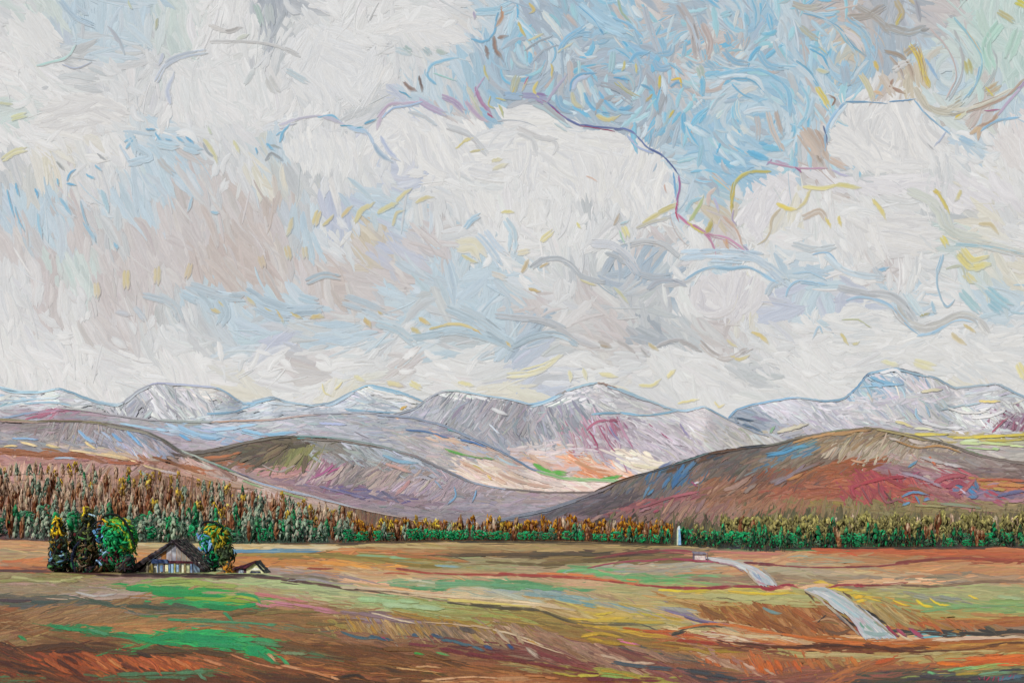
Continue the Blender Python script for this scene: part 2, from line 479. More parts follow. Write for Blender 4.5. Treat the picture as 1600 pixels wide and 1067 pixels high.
1440 965 50 7 20 ac7c44 8c6438 b08c54
1460 976 60 6 50 b46c3c a86438 c07c4c
1550 970 80 4 -2 a8643c 9c6c44 b0804c
1500 980 70 5 30 a86840 9c7c5c
1560 985 60 4 0 9c8470 44403c
1470 988 70 3 0 34302e 5c5450 7cb0bc
1500 998 110 4 0 d6bcac ccb09c
1420 997 60 4 2 c89c74 d0a884
1540 1004 90 5 -3 b8884c b07c40 c09454
1380 1006 90 4 4 bc743c a8622c
1200 1000 90 5 12 c07840 a8643c c49068
1100 998 60 6 5 a85030 d0b898 b06c40
1150 998 50 4 8 dccaba 9c5c4c
1260 1012 110 4 2 6c3c24 5a3420 8c5834
1420 1016 90 4 3 4c2c1e 6c4028 8c5c34
1540 1014 80 4 -2 b07c44 9c6c3c
1280 1022 100 5 3 a89c68 c4b08c b09460
1430 1024 110 5 -3 b0a06c a48c58 b89c74
1090 1012 60 5 5 9c7c34 8c6c30 7c4c30
1180 1015 60 5 10 7c4c38 5c3828
1240 1030 90 6 5 a87850 9c6c48
1130 1030 70 8 25 a87c6c 94705c c8b0a0
1200 1035 60 10 60 b8683a 9c5c40 a87050
1290 1035 50 8 68 a8683f 8c7048 b07444
1370 1038 60 8 -20 a86844 8c5c44 9c744c
1460 1040 60 6 0 8c5844 a86c48
1540 1033 90 5 -4 cc6c34 c07838 b8643c
1430 1036 40 5 40 9c7450 a87c50
1080 1045 60 6 8 8c6048 7c5444
1110 1055 60 5 10 44444a 5c4c4c
1230 1052 90 7 -8 8c5a48 7c4c40 9c6858
1350 1054 100 6 -5 8c5c50 7c5048
1420 1050 60 4 -3 4a4644 6c5c4c
1520 1044 60 4 -5 a89c60 94a060 a87c50
1540 1053 60 3 -5 8c8058 5c6c58
1500 1060 90 5 0 444044 54484c 4c5c6c
1400 1063 90 4 0 5c4c40 4a4440
'''
B = []
for ln in BLOBS.strip().split('\n'):
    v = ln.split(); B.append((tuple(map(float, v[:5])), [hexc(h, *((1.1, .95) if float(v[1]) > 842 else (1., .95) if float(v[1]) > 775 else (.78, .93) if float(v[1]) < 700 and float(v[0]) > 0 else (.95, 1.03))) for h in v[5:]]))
BX = np.array([b[0] for b in B]); BL = layer_of(BX[:, 0], BX[:, 1])
BCOL = np.zeros((len(B), 4, 3))
for i, b in enumerate(B):
    for j in range(4): BCOL[i, j] = b[1][j % len(b[1])]
def pick(px, py, lay, r):
    """choose a patch for each stroke by gaussian closeness, among those of the same surface"""
    idx = np.where(BL == lay)[0] if lay > 0 else np.where((BL == 0))[0]
    if len(idx) == 0: idx = np.arange(len(B))
    bx = BX[idx]
    out = np.zeros(len(px), int)
    for s in range(0, len(px), 4000):
        e = slice(s, s+4000); X = px[e, None]; Y = py[e, None]
        an = np.radians(bx[:, 4])*(np.abs(bx[:, 4]) < 26); dx = X-bx[:, 0]; dy = Y-bx[:, 1]
        u = dx*np.cos(an)+dy*np.sin(an); v = -dx*np.sin(an)+dy*np.cos(an)
        d = (u/bx[:, 2])**2+(v/bx[:, 3])**2
        w = np.exp(-1.6*(d-d.min(1, keepdims=True))) / np.sqrt(bx[:, 2]*bx[:, 3])
        c = np.cumsum(w, 1); c /= c[:, -1:]
        out[e] = idx[(c < r.random((len(X), 1))).sum(1).clip(0, len(idx)-1)]
    return out
SP = {k: [hexc(h, *SATG['sky']) for h in v.split()] for k, v in SKYPAL.items()}
for k in SP: SP[k] = np.array((SP[k]*4)[:4])
for row in SKYGRID: assert len(row) == 32, row
SG = np.array([[SP[c] for c in row] for row in SKYGRID])
def sky_col(px, py, r, j=16):
    x = ((px+r.normal(0, j, len(px)))/50).astype(int).clip(0, 31); y = ((py+r.normal(0, j*.8, len(px)))/50).astype(int).clip(0, 13)
    return SG[y, x]
def sky_ang(px, py):
    a = 1.1*noise(px/140., py/120., 4.)+np.where(py > 480, .2, .9)
    left = np.clip((520-px)/200, 0, 1)*np.clip((py-200)/80, 0, 1)*np.clip((560-py)/60, 0, 1)
    cx_ = ((px+600+26*noise(px/60, py/50, 2.))/58).astype(int) % 64; cy_ = ((py+500+24*noise(px/50, py/60, 7.))/50).astype(int) % 40
    a = a+CELL[cx_, cy_]*1.0*(1-left)*np.where(py > 500, .6, 1)
    a = a*(1-left)+left*(1.25+.25*CELL[cx_, cy_])
    vx = np.cos(a); vy = np.sin(a); K = np.zeros(px.shape)
    for (cx, cy, R, s) in SWIRL:
        dx = px-cx; dy = (py-cy); d = np.hypot(dx, dy)+1e-3; w = 2.2*abs(s)*np.exp(-(d/R)**2*1.6)
        sg = np.sign(vx*-dy+vy*dx); sg = np.where(sg == 0, 1, sg)
        vx = vx+w*sg*(-dy/d); vy = vy+w*sg*(dx/d); K = np.where(w > .8, sg/np.maximum(d, 40), K)
    return np.arctan2(vy, vx), K

# ---------------------------------------------------------------- brush strokes as real ribbons of paint
class Batch:
    def __init__(s): s.co = []; s.col = []; s.uv = []; s.fa = []; s.n = 0
    def add(s, co, col, uv, fa):
        s.co.append(co); s.col.append(col); s.uv.append(uv); s.fa.append(fa+s.n); s.n += len(co)
    def arr(s): return np.concatenate(s.co), np.concatenate(s.fa), np.concatenate(s.col), np.concatenate(s.uv)
KF = {i: np.ones(3) for i in range(10)}
KF.update({0: np.array([.90, .98, 1.2]), 1: np.array([.86, .98, 1.0]), 2: np.array([.95, 1.08, 1.15]), 3: np.array([.92, .97, 1.0]), 4: np.array([.87, .94, .98]), 5: np.array([1.05, 1.09, 1.13]), 6: np.array([1.02, 1.05, 1.06]), 7: np.array([1.02, 1.05, 1.09]), 8: np.array([1.02, 1.01, 1.0]), 9: np.array([.92, .96, 1.1])})   # daylight falling on each surface
BATCH = {i: Batch() for i in range(len(LAYERS)+1)}
def local_colour(li, x, y):
    if li == 9: return STREAMC[rng.integers(0, len(STREAMC), len(x))]
    if li == 8: return (sky_col(x, y, rng, 8).mean(1)+sky_col(x, y, rng, 22).mean(1))/2
    return BCOL[pick(x.clip(0, 1600), y, li, rng)].mean(1)
def ribbons(li, P, w, cA, cB, order, r, over=0.0, load=.5, edge=.45, A=4):
    """P (N,S+1,2) centre lines in bearings; w (N,); colours (N,3) srgb; order (N,) height of the paint in px"""
    L = LAYERS[li] if li < 9 else G; N, S1, _ = P.shape
    T = np.gradient(P, axis=1); T /= np.linalg.norm(T, axis=2, keepdims=True)+1e-6; Nn = np.stack([-T[..., 1], T[..., 0]], -1)
    s = np.linspace(0, 1, S1)
    wp = np.clip(np.minimum(.55+s*5, .3+(1-s)*4.0), 0, 1)[None, :]*w[:, None]*(1+.08*r.normal(size=(N, S1)))
    off = np.linspace(-.5, .5, A)
    Q = P[:, :, None, :]+Nn[:, :, None, :]*(wp[:, :, None]*off)[..., None]
    ln = np.linalg.norm(np.diff(P, axis=1), axis=2).sum(1)
    e0 = r.random((N, A))*w[:, None]*.6; e1 = r.random((N, A))*w[:, None]*.9
    Q[:, 0] -= T[:, 0, None, :]*e0[..., None]; Q[:, -1] += T[:, -1, None, :]*e1[..., None]
    px = Q[..., 0]; py = Q[..., 1]
    if li < 8:
        py = np.maximum(py, L.top(px)-over-(.8 if over == 0 else 0)*r.random((N, 1, 1)))
    pt = L.pt(px, py)
    unit = pt[..., 1]/F; o = np.array(L.off)
    ridge = (.3 if li == 8 else .2)*np.sin(np.linspace(0, math.pi, A))   # paint is thicker in mid stroke
    if li == 8: order = order*.9
    hgt = (order[:, None, None]+ridge[None, None, :])
    if li in (0, 9): hgt = hgt*.5
    pt = pt+o*(unit*hgt)[..., None]
    k = r.random((N, 1, A))*.75+.18*r.random((N, S1, A)); k = np.clip((k-.3)*1.6, 0, 1)*load*2; k = np.clip(k, 0, 1)
    c = cA[:, None, None]*(1-k[..., None])+cB[:, None, None]*k[..., None]
    if edge > 0:    # the rim and the tail of a mark drag into the wet paint around it
        mid = P[:, S1//2]; loc = local_colour(li, mid[:, 0], mid[:, 1])[:, None, None]
        x = np.abs(np.linspace(-1, 1, A)); ex = np.clip((x-.45)/.55, 0, 1)[None, None, :]*edge
        ex = ex*(.6+.8*r.random((N, 1, A))); tail = np.clip((s-.72)/.28, 0, 1)[None, :, None]*.75+np.clip((.1-s)/.1, 0, 1)[None, :, None]*.35
        ex = np.clip(np.maximum(ex, tail*min(1, edge*2)*r.uniform(.4, 1, (N, 1, A))), 0, 1)[..., None]
        c = c*(1-ex)+loc*ex
    c = c*(1+(.012 if li == 8 else .03)*r.normal(size=(N, 1, A, 1)))
    c = lin(np.clip(c, 0.005, .97))/KF[li]
    u = s[None, :]*ln[:, None]+r.random((N, 1))*900; v = off[None, :]*w[:, None]+r.random((N, 1))*900
    uv = np.stack([np.broadcast_to(u[:, :, None], (N, S1, A)), np.broadcast_to(v[:, None, :], (N, S1, A))], -1)
    base = (np.arange(N)*S1*A)[:, None, None]; i = np.arange(S1-1)[None, :, None]*A; j = np.arange(A-1)[None, None, :]
    b = base+i+j; fa = np.stack([b, b+1, b+A+1, b+A], -1).reshape(-1, 4)

    BATCH[li].add(pt.reshape(-1, 3), c.reshape(-1, 3), uv.reshape(-1, 2), fa)
def arcs(cx, cy, ang, L, curv, nseg):
    s = np.linspace(-.5, .5, nseg+1)[None, :]*L[:, None]
    th = ang[:, None]+curv[:, None]*s
    ds = (L/nseg)[:, None]; x = np.cumsum(np.cos(th)*ds, 1); y = np.cumsum(np.sin(th)*ds, 1)
    x += (cx-x.mean(1))[:, None]; y += (cy-y.mean(1))[:, None]
    return np.stack([x, y], -1)

def scatter_sky():
    r = rng
    for (n, Lm, wm, o0, o1, j, ns, soft) in ((2600, 85, 34, 0, .5, 22, 8, .35), (5200, 58, 20, .45, 1.0, 17, 8, .3), (3600, 46, 13, .8, 1.3, 14, 7, .25), (1500, 36, 7, 1.1, 1.4, 12, 6, .1), (900, 44, 2.6, 1.3, 1.6, 12, 7, .0)):
        px = r.uniform(-420, 2020, n); py = r.uniform(-260, 690, n)
        a, K = sky_ang(px, py); a = a+r.normal(0, .22, n)
        pal = sky_col(px, py, r, j); cA = pal[np.arange(n), r.integers(0, 4, n)]; cB = pal[np.arange(n), r.integers(0, 4, n)]
        # the lower sky is painted more quietly
        quiet = np.clip(np.clip((py-470)/90, 0, 1)*.7, soft, 1)
        m = sky_col(px, py, r, 10).mean(1); cA = cA*(1-quiet[:, None])+m*quiet[:, None]; cB = cB*(1-quiet[:, None])+m*quiet[:, None]
        cA = cA+r.normal(0, .010, (n, 1))+r.normal(0, .003, (n, 3)); cB = cB+r.normal(0, .012, (n, 1))
        L = Lm*r.uniform(.55, 1.5, n); w = wm*r.uniform(.6, 1.5, n)
        cv = K*r.uniform(.5, 1.1, n)+r.normal(0, .007, n)
        ribbons(8, arcs(px, py, a, L, cv, ns), w, cA, cB, r.uniform(o0, o1, n), r, edge=.55, A=7)
def scatter_land(li, x0, x1, y0, y1, n, Lm, wm, o0, o1, ns, js=.12, jc=.02, horiz=False):
    r = rng
    px = r.uniform(x0, x1, n); py = r.uniform(y0, y1, n); k = layer_of(px, py) == li
    px = px[k]; py = py[k]; n = len(px)
    if n == 0: return
    b = pick(px.clip(0, 1600), py, li, r); pal = BCOL[b]
    cA = pal[np.arange(n), r.integers(0, 4, n)]; cB = pal[np.arange(n), r.integers(0, 4, n)]
    a = np.radians(BX[b, 4])+r.normal(0, js, n)
    steep = np.abs(BX[b, 4]) > 24
    L = Lm*r.uniform(.5, 1.6, n)*np.where(steep & (li == 0), .45, 1); w = wm*r.uniform(.6, 1.5, n)*np.where(steep & (li == 0), 1.35, 1)
    cA = cA*(1+r.normal(0, jc*1.3, (n, 1)))+r.normal(0, jc*.5, (n, 3)); cB = cB*(1+r.normal(0, jc*3, (n, 1)))
    ribbons(li, arcs(px, py, a, L, r.normal(0, .3, n)/L, ns), w, cA, cB, r.uniform(o0, o1, n), r, edge=.5, A=5)


# named marks of the painting: colour(s) width points...   (a second colour after '/' is loaded on the same brush)
SKYF = '''
5ba6d2/8ec6e0 5 680,132 668,120 673,104 690,97 714,92
5ba6d2 4 738,62 757,66 772,52 776,28 781,14
c0d6e2/8ec6e0 12 745,20 772,18 800,8
8a6454/c07a50 8 772,62 774,78 784,92
8a6c60 6 759,74 762,90
d08a5c/a8846c 7 783,12 784,28 776,41
a07a68 8 780,60 787,58
8a6a5c/6a5048 7 632,130 640,138 650,142
5e4a44 5 655,121 660,142
9bd8c8 2 678,115 692,120 712,127
b8cfd8/d6dcda 10 620,78 640,84
9fb8b4 9 632,75 642,82
a6bcc0 9 664,78 672,86
aebfb2 8 684,80 695,84
3f94bc 3 624,144 634,148 642,154
c4a2bc/bba9c2 8 592,182 606,166 634,161 665,158
c4b0c8 7 600,175 590,200
b08fb4/cbb8d0 10 655,158 675,170 695,178
9c88b4/b8a4c8 9 692,152 710,160 724,174
c0a2c0 8 728,160 745,180 760,190
b0608c/c890b0 7 743,140 752,160 766,176
a83c64 4 762,178 770,184
c8a0c0 3 757,122 745,140 740,156
b4c2c4/d0cdb0 7 730,138 742,160 752,182
d8cc98 3 735,150 748,172 756,184
e6c25c 6 828,8 834,18 830,21
e8c85c 6 811,38 816,50 820,56
ddd29c 5 826,64 848,54
e6c55c 4 862,102 862,122
ddc66c 4 757,104 758,114 763,124
b8b890/c8c8a8 12 808,122 802,144
e0c25c 4 804,138 801,146
c05c80 3 825,122 817,140
d4c49c 4 824,126 816,142
ecd060 6 840,130 834,142 840,152
dcc468 3 766,152 764,166 772,170
dcc468 3 776,154 790,158
d8c870 4 780,166 786,182
8bb0d4/a8c0d8 12 790,150 812,152
9c98c4 9 818,150 840,152 856,158
8c6aa4 6 838,148 852,150
b04c74 2 845,156 856,160
b0a0c0/d0c4d8 5 854,160 868,140 884,120
a8b0ba 4 834,96 846,82 868,72
b4c2c8/d8dcdc 8 800,82 806,98 826,108
a8b4be/ccd6da 5 820,80 838,68 862,58
7fb8da/a8cce4 9 875,80 884,64 905,54 922,53
6cb0dc/90c2e0 10 876,76 888,60 912,44
ddd4ac 4 872,82 895,68
5aa8d8 5 890,142 893,128 905,118 929,115
c0d0ec/b0c8e4 8 895,140 902,126 920,120
88b8d4/74acd0 12 872,152 876,166 892,174
d4cfae/e0cf8c 8 894,148 898,162 908,168
5ab0e0 6 914,150 924,168 938,176 950,178
54aee0/78bce4 8 936,146 946,160 962,172 986,168
8fc8e4 6 950,160 970,176 990,178
a8a8a8 7 930,176 938,160 960,150
b8b8bc/a4a8b0 9 940,132 965,140 985,155
e2c97a/ecd884 8 934,182 950,188 964,184
d0c48c 3 965,128 980,142 1000,152
b8b06c 3 960,130 975,142 992,152
4aa4dc 4 960,122 982,126
c8d6dc 6 962,118 984,116
a8d0d4 9 958,84 956,100 954,112
74b4dc 7 985,96 994,86 1010,84
e0cf70 5 976,98 973,110
e0cf70 4 993,102 994,114
88bce0/70b0d8 10 1022,98 1030,108 1046,106
80b4d4 10 1030,86 1048,82 1050,76
8cc0dc 9 1032,62 1038,78
e4c838 5 1031,120 1030,138
f0c428 4 1050,126 1062,124 1064,136
60a8d8 5 1048,136 1058,130 1064,132
5cacd8 6 1004,134 1018,142
c8b070 5 1018,150 1010,158
e6c13c 5 1052,174 1046,184
c0dcea/a8cfe6 16 905,10 935,36 975,54
5aa6d6 3 904,12 925,30 942,54
78b8de 5 958,30 985,42 1004,60
a4b48c/c0c89c 5 966,2 972,22 986,36
b4b4bc/c4c0c4 10 1008,14 1018,50 1030,82
b8aaa4/c4b8b4 14 1062,10 1080,40 1090,90
c4b4ae/b8aaa8 10 1098,40 1110,70 1104,92
c0d0e0 8 1072,30 1088,60 1094,92
7cb8d8 9 1074,98 1082,106
88c0dc 9 1099,80 1102,94
8cc4dc 9 1118,72 1121,84
84bcdc 9 1134,54 1139,68
7cb8dc 9 1132,82 1146,96 1166,100
84bcdc 10 1186,84 1198,102 1220,108
80b8d8 10 1104,98 1116,108
a4c4b8 12 1092,106 1096,120
7cbcdc 7 1070,72 1066,90
84c0d8 8 1165,26 1168,38
90c8d8 9 1128,26 1140,22
6cb4dc/98cce4 8 1120,118 1150,112 1182,110 1212,122 1232,144 1234,176
d6e0e6/c2d8e4 7 1124,122 1155,118 1185,126 1192,146
5cacd8 3 1140,124 1172,126 1194,146
64b0da 3 1144,134 1160,148 1174,154
8cc8e0 7 1203,130 1220,148 1226,160
8cc8e0 8 1252,136 1262,156 1258,182 1248,196
74b8dc 5 1244,98 1262,112 1278,136
dae4ea 9 1246,104 1264,120 1274,134
5cb0dc 4 1266,78 1284,88 1294,106
80c0dc 4 1264,72 1282,78 1293,92
d8c890 5 1280,76 1290,84
dccf96 7 1278,110 1292,114
90c4e0/c2daea 7 1258,18 1290,32 1318,58 1336,84
60aedc 3 1256,22 1285,30 1312,46 1330,70 1350,86
88c2e4/b0d4ea 16 1322,34 1346,52 1362,84
68b4dc 3 1310,48 1324,70 1346,84
d8d8e4/dfe0ea 10 1318,50 1338,64 1348,80
b4bcc6/a8b0ba 14 1318,106 1322,130
c4c0ac/b8b0a0 10 1240,8 1262,14 1282,10
c8bc98/b4ae9c 9 1252,44 1276,62
b8b8b4/a89e90 12 1340,12 1370,30 1390,50
a49a90/b8b0a4 10 1326,28 1356,24 1378,10
a8a8b0/8e929c 8 1430,4 1436,30
cbb890/bfa878 10 1400,4 1408,22 1402,34
e6c84c 6 1408,24 1400,40
d8c08c 6 1420,0 1428,6
9c948c/b0a8a0 12 1386,44 1420,52 1445,44
b8a08c/8c7460 7 1384,82 1406,88 1420,104 1426,124
a08878/c8b8a8 5 1390,90 1404,106 1412,124
b8986c/8c7054 10 1416,84 1430,74
e0c43c/c8a850 9 1422,72 1434,90 1442,112 1452,134
b08c54/d4c080 9 1432,76 1440,100 1444,128
f0d23c 4 1438,86 1440,106
88b0d8 5 1446,94 1456,110 1464,124
a88474/8c5848 6 1394,126 1390,134 1410,146
e6c048 7 1366,98 1370,108
d8d8b4/c8c890 9 1345,118 1358,140 1364,158
d8ccc0/c4b49c 12 1378,120 1388,136 1394,148
dcdce2 10 1398,110 1412,100 1420,98
e6ce54/d8b83c 9 1276,138 1288,156 1294,168
dcae7c 6 1366,144 1376,148
7e5c48 4 1300,166 1304,156 1296,150
b8d4e4/a0c8e0 8 1270,156 1262,184
c4b2a4/d4c4b8 9 1200,178 1208,206 1222,234
b89c8c/ccb09c 8 1212,176 1222,210
c4b4ac/d4cac4 9 1182,184 1184,216
bfa592/cdb8a4 22 1258,206 1274,228 1288,252
a08878/c4a894 8 1276,206 1284,220 1290,236
d4b8a4 10 1296,250 1320,262
b8b4dc 4 1300,266 1316,274 1326,276
4c84b4 3 1322,160 1350,160 1386,163
3c78b0 3 1390,160 1430,156
6a9cc4/8cb4d8 5 1289,236 1290,208 1300,184 1318,162
3f5f94 3 1286,198 1292,226
c8dcea 6 1298,200 1308,182 1322,166
74a8d4 4 1430,158 1450,184 1464,196 1482,210
a4b4d4 4 1476,208 1468,220 1460,228
b4b0b4 6 1490,50 1504,90 1498,130 1482,158
c8a8a4 3 1452,44 1482,80 1494,118 1478,156
bcd8e0/d4e6ea 8 1464,40 1490,60 1512,90
88c4dc 4 1490,30 1520,66 1534,96 1526,130 1512,152
d4b890 3 1510,50 1532,84
b0b4b8/c4c8cc 5 1536,140 1552,116 1556,92 1548,76
7cb0d8 3 1530,106 1522,136 1504,156
b8ac94/d0c8b4 9 1430,140 1450,168 1474,174 1500,160
c8c0ac/b0a48c 6 1440,150 1456,174 1484,180 1520,172 1560,154
e6dec8 6 1470,168 1500,172 1540,160 1580,140
bfa08c/a88870 6 1500,178 1540,166 1572,152 1600,124
a888b4/c4b0cc 5 1560,180 1574,162 1600,132
9c70a8 3 1588,140 1602,126
b08c74/cbaa8c 8 1530,198 1550,190 1560,176
e0bc8c/d4ac7c 8 1518,208 1530,200 1528,214
b04c70 3 1538,174 1560,172
6ca8d4/98c4e0 5 1534,204 1550,192 1572,186 1590,184
9cc4e0 9 1500,216 1520,226
e8e0b4 7 1494,186 1508,176
e8cc40 5 1494,184 1500,180
c8a884/b89068 14 1542,144 1558,134
e8cc38 5 1540,138 1550,150
b8b06c/c8b058 13 1510,98 1514,112
c4b478 9 1560,20 1582,34
d8c830 10 1588,4 1600,10
b4dcc8/a8d4c4 16 1560,40 1540,70 1550,110
b4d8c8 18 1590,50 1575,90
c4dcd0 14 1530,20 1545,60
b06a9c/c898b8 5 1200,254 1224,260 1252,264 1292,264
b880a8 3 1206,250 1198,258
a04080 3 1242,262 1252,270
c49cb8 5 1212,252 1232,258
d2b844/c8a83c 6 1202,268 1170,270 1150,284 1146,300 1144,326
c8b03c 5 1146,300 1142,330
d8cf80/e6d470 7 1258,292 1290,294 1306,290 1340,294
ecd048 8 1216,320 1228,326 1240,328
b09870/c4b494 5 1218,328 1206,342 1203,362 1196,374 1184,382
c0a890/d0c0b0 10 1256,340 1282,332 1290,344
d8c880 6 1264,300 1256,318 1246,326
e6cc5c 5 1290,342 1297,354
e4cc60 6 1310,340 1313,352
e6d068 7 1364,314 1376,328 1382,340
e8cc48 6 1462,298 1472,314 1482,332
e4c03c 7 1460,300 1466,302
c9ccbe/d4d6cc 15 1420,300 1450,314 1468,332 1476,352 1500,368 1530,374
cccabc/bccad0 12 1500,372 1540,380 1600,396
9cccdc 5 1494,382 1540,386 1600,398
d8c490 8 1530,350 1548,352 1556,362
ecd858/e0cc70 10 1472,372 1478,382
e6d88c/f0dc70 22 1500,396 1515,412 1540,408
e4d694 12 1508,430 1520,440
a8ccd0/8cc0c8 12 1502,458 1518,476 1528,486
9cc8d4/88bccc 14 1544,454 1560,468 1576,478
8fc0d0 12 1546,474 1562,486
b0d0dc 4 1580,488 1600,490
90bcd8 5 1472,400 1464,430 1468,462 1480,480 1490,470
c8ccb0 5 1480,420 1500,416 1510,440
b44878/c070a0 4 1058,336 1074,350 1094,360 1110,372
b8608c/c890b4 5 1084,352 1106,366 1134,372 1150,382 1166,396
c87498 4 1098,362 1112,380 1118,396
d0a888 4 1130,376 1140,392 1158,394
d8a070 5 1134,374 1136,384
d4c04c 5 1074,348 1090,360 1104,366
b8a840/c8b870 8 1104,364 1112,346
b8c470 6 1078,344 1090,326 1098,310
88c4dc/a8d0e0 6 1072,330 1080,316 1096,310
dcb0a0/e0c4b8 7 1106,320 1108,304 1116,296
c89c84/e0c8b8 6 1130,340 1150,360 1160,386
9894b8 5 1160,384 1170,394
a090c0 3 1146,330 1144,344 1150,352
b8bcf0 5 1116,312 1122,330
c8dcec/b4cce0 18 1066,398 1100,396 1140,398 1190,402
b4cce0/c4d4e0 14 1130,396 1170,400 1204,420 1226,438
76b4dc/a0c8e4 6 1070,438 1090,424 1112,417 1140,420 1162,417 1184,424 1206,438 1218,444
c4c4c8/a4a8ae 8 1040,446 1066,442 1082,434
98c4e2 5 1228,462 1232,450 1244,440 1262,440 1290,446
b8c8d4 9 1198,460 1206,446 1222,440
a8cce4 5 1240,428 1264,426 1290,438
84b8e0 3 1270,398 1294,396 1308,410
bcd4e4/c8dae4 10 1290,400 1310,418 1340,430 1380,434
78b4dc 7 1374,422 1384,420
b8d0e0 10 1260,418 1290,428
c0cdd4/b0bcc4 10 1240,382 1270,390 1302,386
c4c6c8/b0b2b6 12 1310,450 1350,458 1390,462 1410,476 1428,500
84b8de/a8cce4 5 1324,470 1340,465 1366,468 1390,478 1406,496 1420,512 1436,524
88bce0/b4d0e4 6 1434,524 1456,520 1476,508 1500,500 1520,504
c4c4bc/b8b8b8 12 1400,480 1414,500 1440,512 1470,506 1500,492 1524,498 1540,518
d8c07c 6 1506,508 1522,518
d4c08c/b8a888 8 1488,524 1504,536
e4d48c 7 1500,300 1494,312
dce8ec/b8d4dc 10 1418,462 1432,480 1440,492
a49c64 4 1438,494 1450,490
94c0d8 6 1456,474 1460,488
bccad4 10 1366,420 1378,436
aaa2a0/bab4b0 7 1062,532 1080,540 1092,548
b4aca8/c4bcb8 9 1094,536 1110,552 1134,560 1166,546
e0c46c 7 1176,520 1190,526 1198,534
e0cc80 6 1142,556 1156,562 1168,556
e4d080 6 1314,522 1322,536
ddd090 5 1332,538 1340,536
c8cc90 3 1316,500 1340,500 1360,512
dccf98 5 1136,532 1150,542
a0c4dc 4 1284,520 1280,510 1270,528
e8e0a8 14 1430,566 1456,574
ece8b0 8 1380,564 1400,570
ece090 12 1590,570 1600,590
e4c870/d8b878 7 535,338 548,324
e2cf88/eadb98 8 556,346 566,328 582,320
e2d28c 8 592,332 606,324 620,318
e4d48c 6 620,316 630,304 642,296
dac890 6 614,352 622,332 630,330
dfcf8c 7 652,316 664,310 674,308
e0d088/d8cc90 3 720,228 728,218 740,216
e4d37c 4 714,232 726,222 740,216
d4c888 4 736,238 756,234
d8cc90/dcd8b8 7 770,252 782,250
dcd4a4/d6d0b4 8 772,264 790,258
c4c6c8/d2d4d4 8 812,210 832,220 838,240
cccccc/d8d8d8 7 856,214 870,230 866,240
cac8c6/d6d4d4 9 810,200 840,214 868,220
c8c8ca 6 640,176 664,184 680,196
d0d2d4/c4c8cc 9 700,200 730,210 760,240
e0b49c 3 916,276 932,284
e0a890 3 1038,290 1040,300
88b4d8/b4c8e0 8 545,200 575,210 592,240 608,252
a8b8dc/c8d0e0 8 596,216 606,234 620,250
3c94b8 3 533,197 550,198
4498bc 4 556,202 566,200
4498c0 4 570,194 586,188
cdc8dc/b8b8d0 6 440,196 470,186 510,184 540,196
60b0dc 4 498,184 520,182 532,190
e4ddc0/e8dfb0 24 718,384 740,384 752,400
dccf90 6 724,400 744,410
c6d8e6/b4cadc 13 746,368 764,388 782,416
c0d4e6 9 760,362 776,384 790,396
94c0dc/b0cee0 9 728,356 740,342 748,338
a8cadc/c0d8e4 14 790,345 802,366 800,390
e4d680 6 786,332 800,332
e2d48c/e8dca0 9 846,376 862,362
d8cdc0/e4dcc8 9 770,428 790,436 
e0d6b4/dcd0b0 9 810,396 826,392
b8a070/c8b890 7 816,424 824,408
c8a860 5 828,452 842,456
a4aeb8/b8bec4 9 832,418 850,406 872,404 892,414 906,430 944,442
c4a870 4 844,418 856,412
e0d494 4 908,438 930,446
c2c4ca/d0d0d6 12 926,382 955,384 978,400 1000,428
b0b4b8 7 948,396 964,402 974,412
b8bcc2/c8cacc 10 1000,428 1024,434 1044,432
a4a8b2/c0c0c8 8 1014,450 1026,440 1046,438 1070,446
cccca0 5 960,450 972,462 980,472
c0c4c8/d0d2d2 9 985,380 1010,376 1040,384 1060,402
c0b0a0/b09468 6 960,350 966,338
9cd4a8 3 968,362 972,374 976,380
ece08c 9 974,356 980,370
e0d080/c8bc70 8 1006,348 1030,334 1056,322
c8c4a8/b8bcc4 6 995,356 1020,346 1044,342
e4d878 5 902,350 906,356
a0c8d4 4 970,350 980,346
b0c4d0/c0d0d8 13 700,482 740,500 770,520 800,542
a8bcc8/c4cdd2 9 720,480 752,496 780,516
a8c2d0/bccfda 12 640,528 676,524 710,516 750,524 790,538
b4c8d4/a8c0ce 10 800,542 826,528 850,522 880,526 900,538
e2c46a/d8c078 5 672,514 700,508 720,508 748,518
dca858 5 740,516 752,522
dcbc6c 8 656,498 668,506
d8bc70 8 645,514 654,520
dcb868 7 792,536 796,540
d8b868/c8a86c 8 570,500 578,508
d0b070 5 592,488 596,490
b8bcc0/c4c4c8 10 775,494 810,498 850,502 880,514
acb0b6/bfc1c4 8 868,508 888,524 912,536 930,542
b0d0e0/b8c8d0 12 590,505 620,515 645,535
bccfda/a8c4d4 20 540,470 570,480 595,492
b8b0a8 7 938,534 952,540
b09c80 5 940,540 952,542
b4b0ac/a8a4a4 6 966,534 978,540 990,550
a4a4a4 5 1002,546 1012,556
c8b480/d0a858 6 1014,538 1026,546
b8b4b4/a8a4a4 6 1028,540 1050,532 1066,530
e4e0c0/ece2a8 9 794,586 830,582 856,572 874,556
e2dfc4/e8dc98 6 814,578 850,568 876,556
e8e0a8 7 890,582 892,592
e6e0b0 7 912,578 916,590
ece0a0/e8dc9c 7 938,584 960,588
ecdf90 6 1000,602 1020,602 1030,594
e8d88c 7 1044,588 1052,580
ecd88c 4 1116,628 1124,636 1130,632
ecdc8c 4 1060,630 1090,624
ebe2a8 7 556,588 568,594
ebdf9c 8 606,598 626,602
ece098 9 642,598 656,606
ebdf98 7 718,598 738,602
f0e4a0 3 504,600 508,614 516,618
f0e090 3 524,608 534,598
ddd0a8/d4c494 10 151,444 152,462
d8c88c/dccb90 11 198,424 198,450
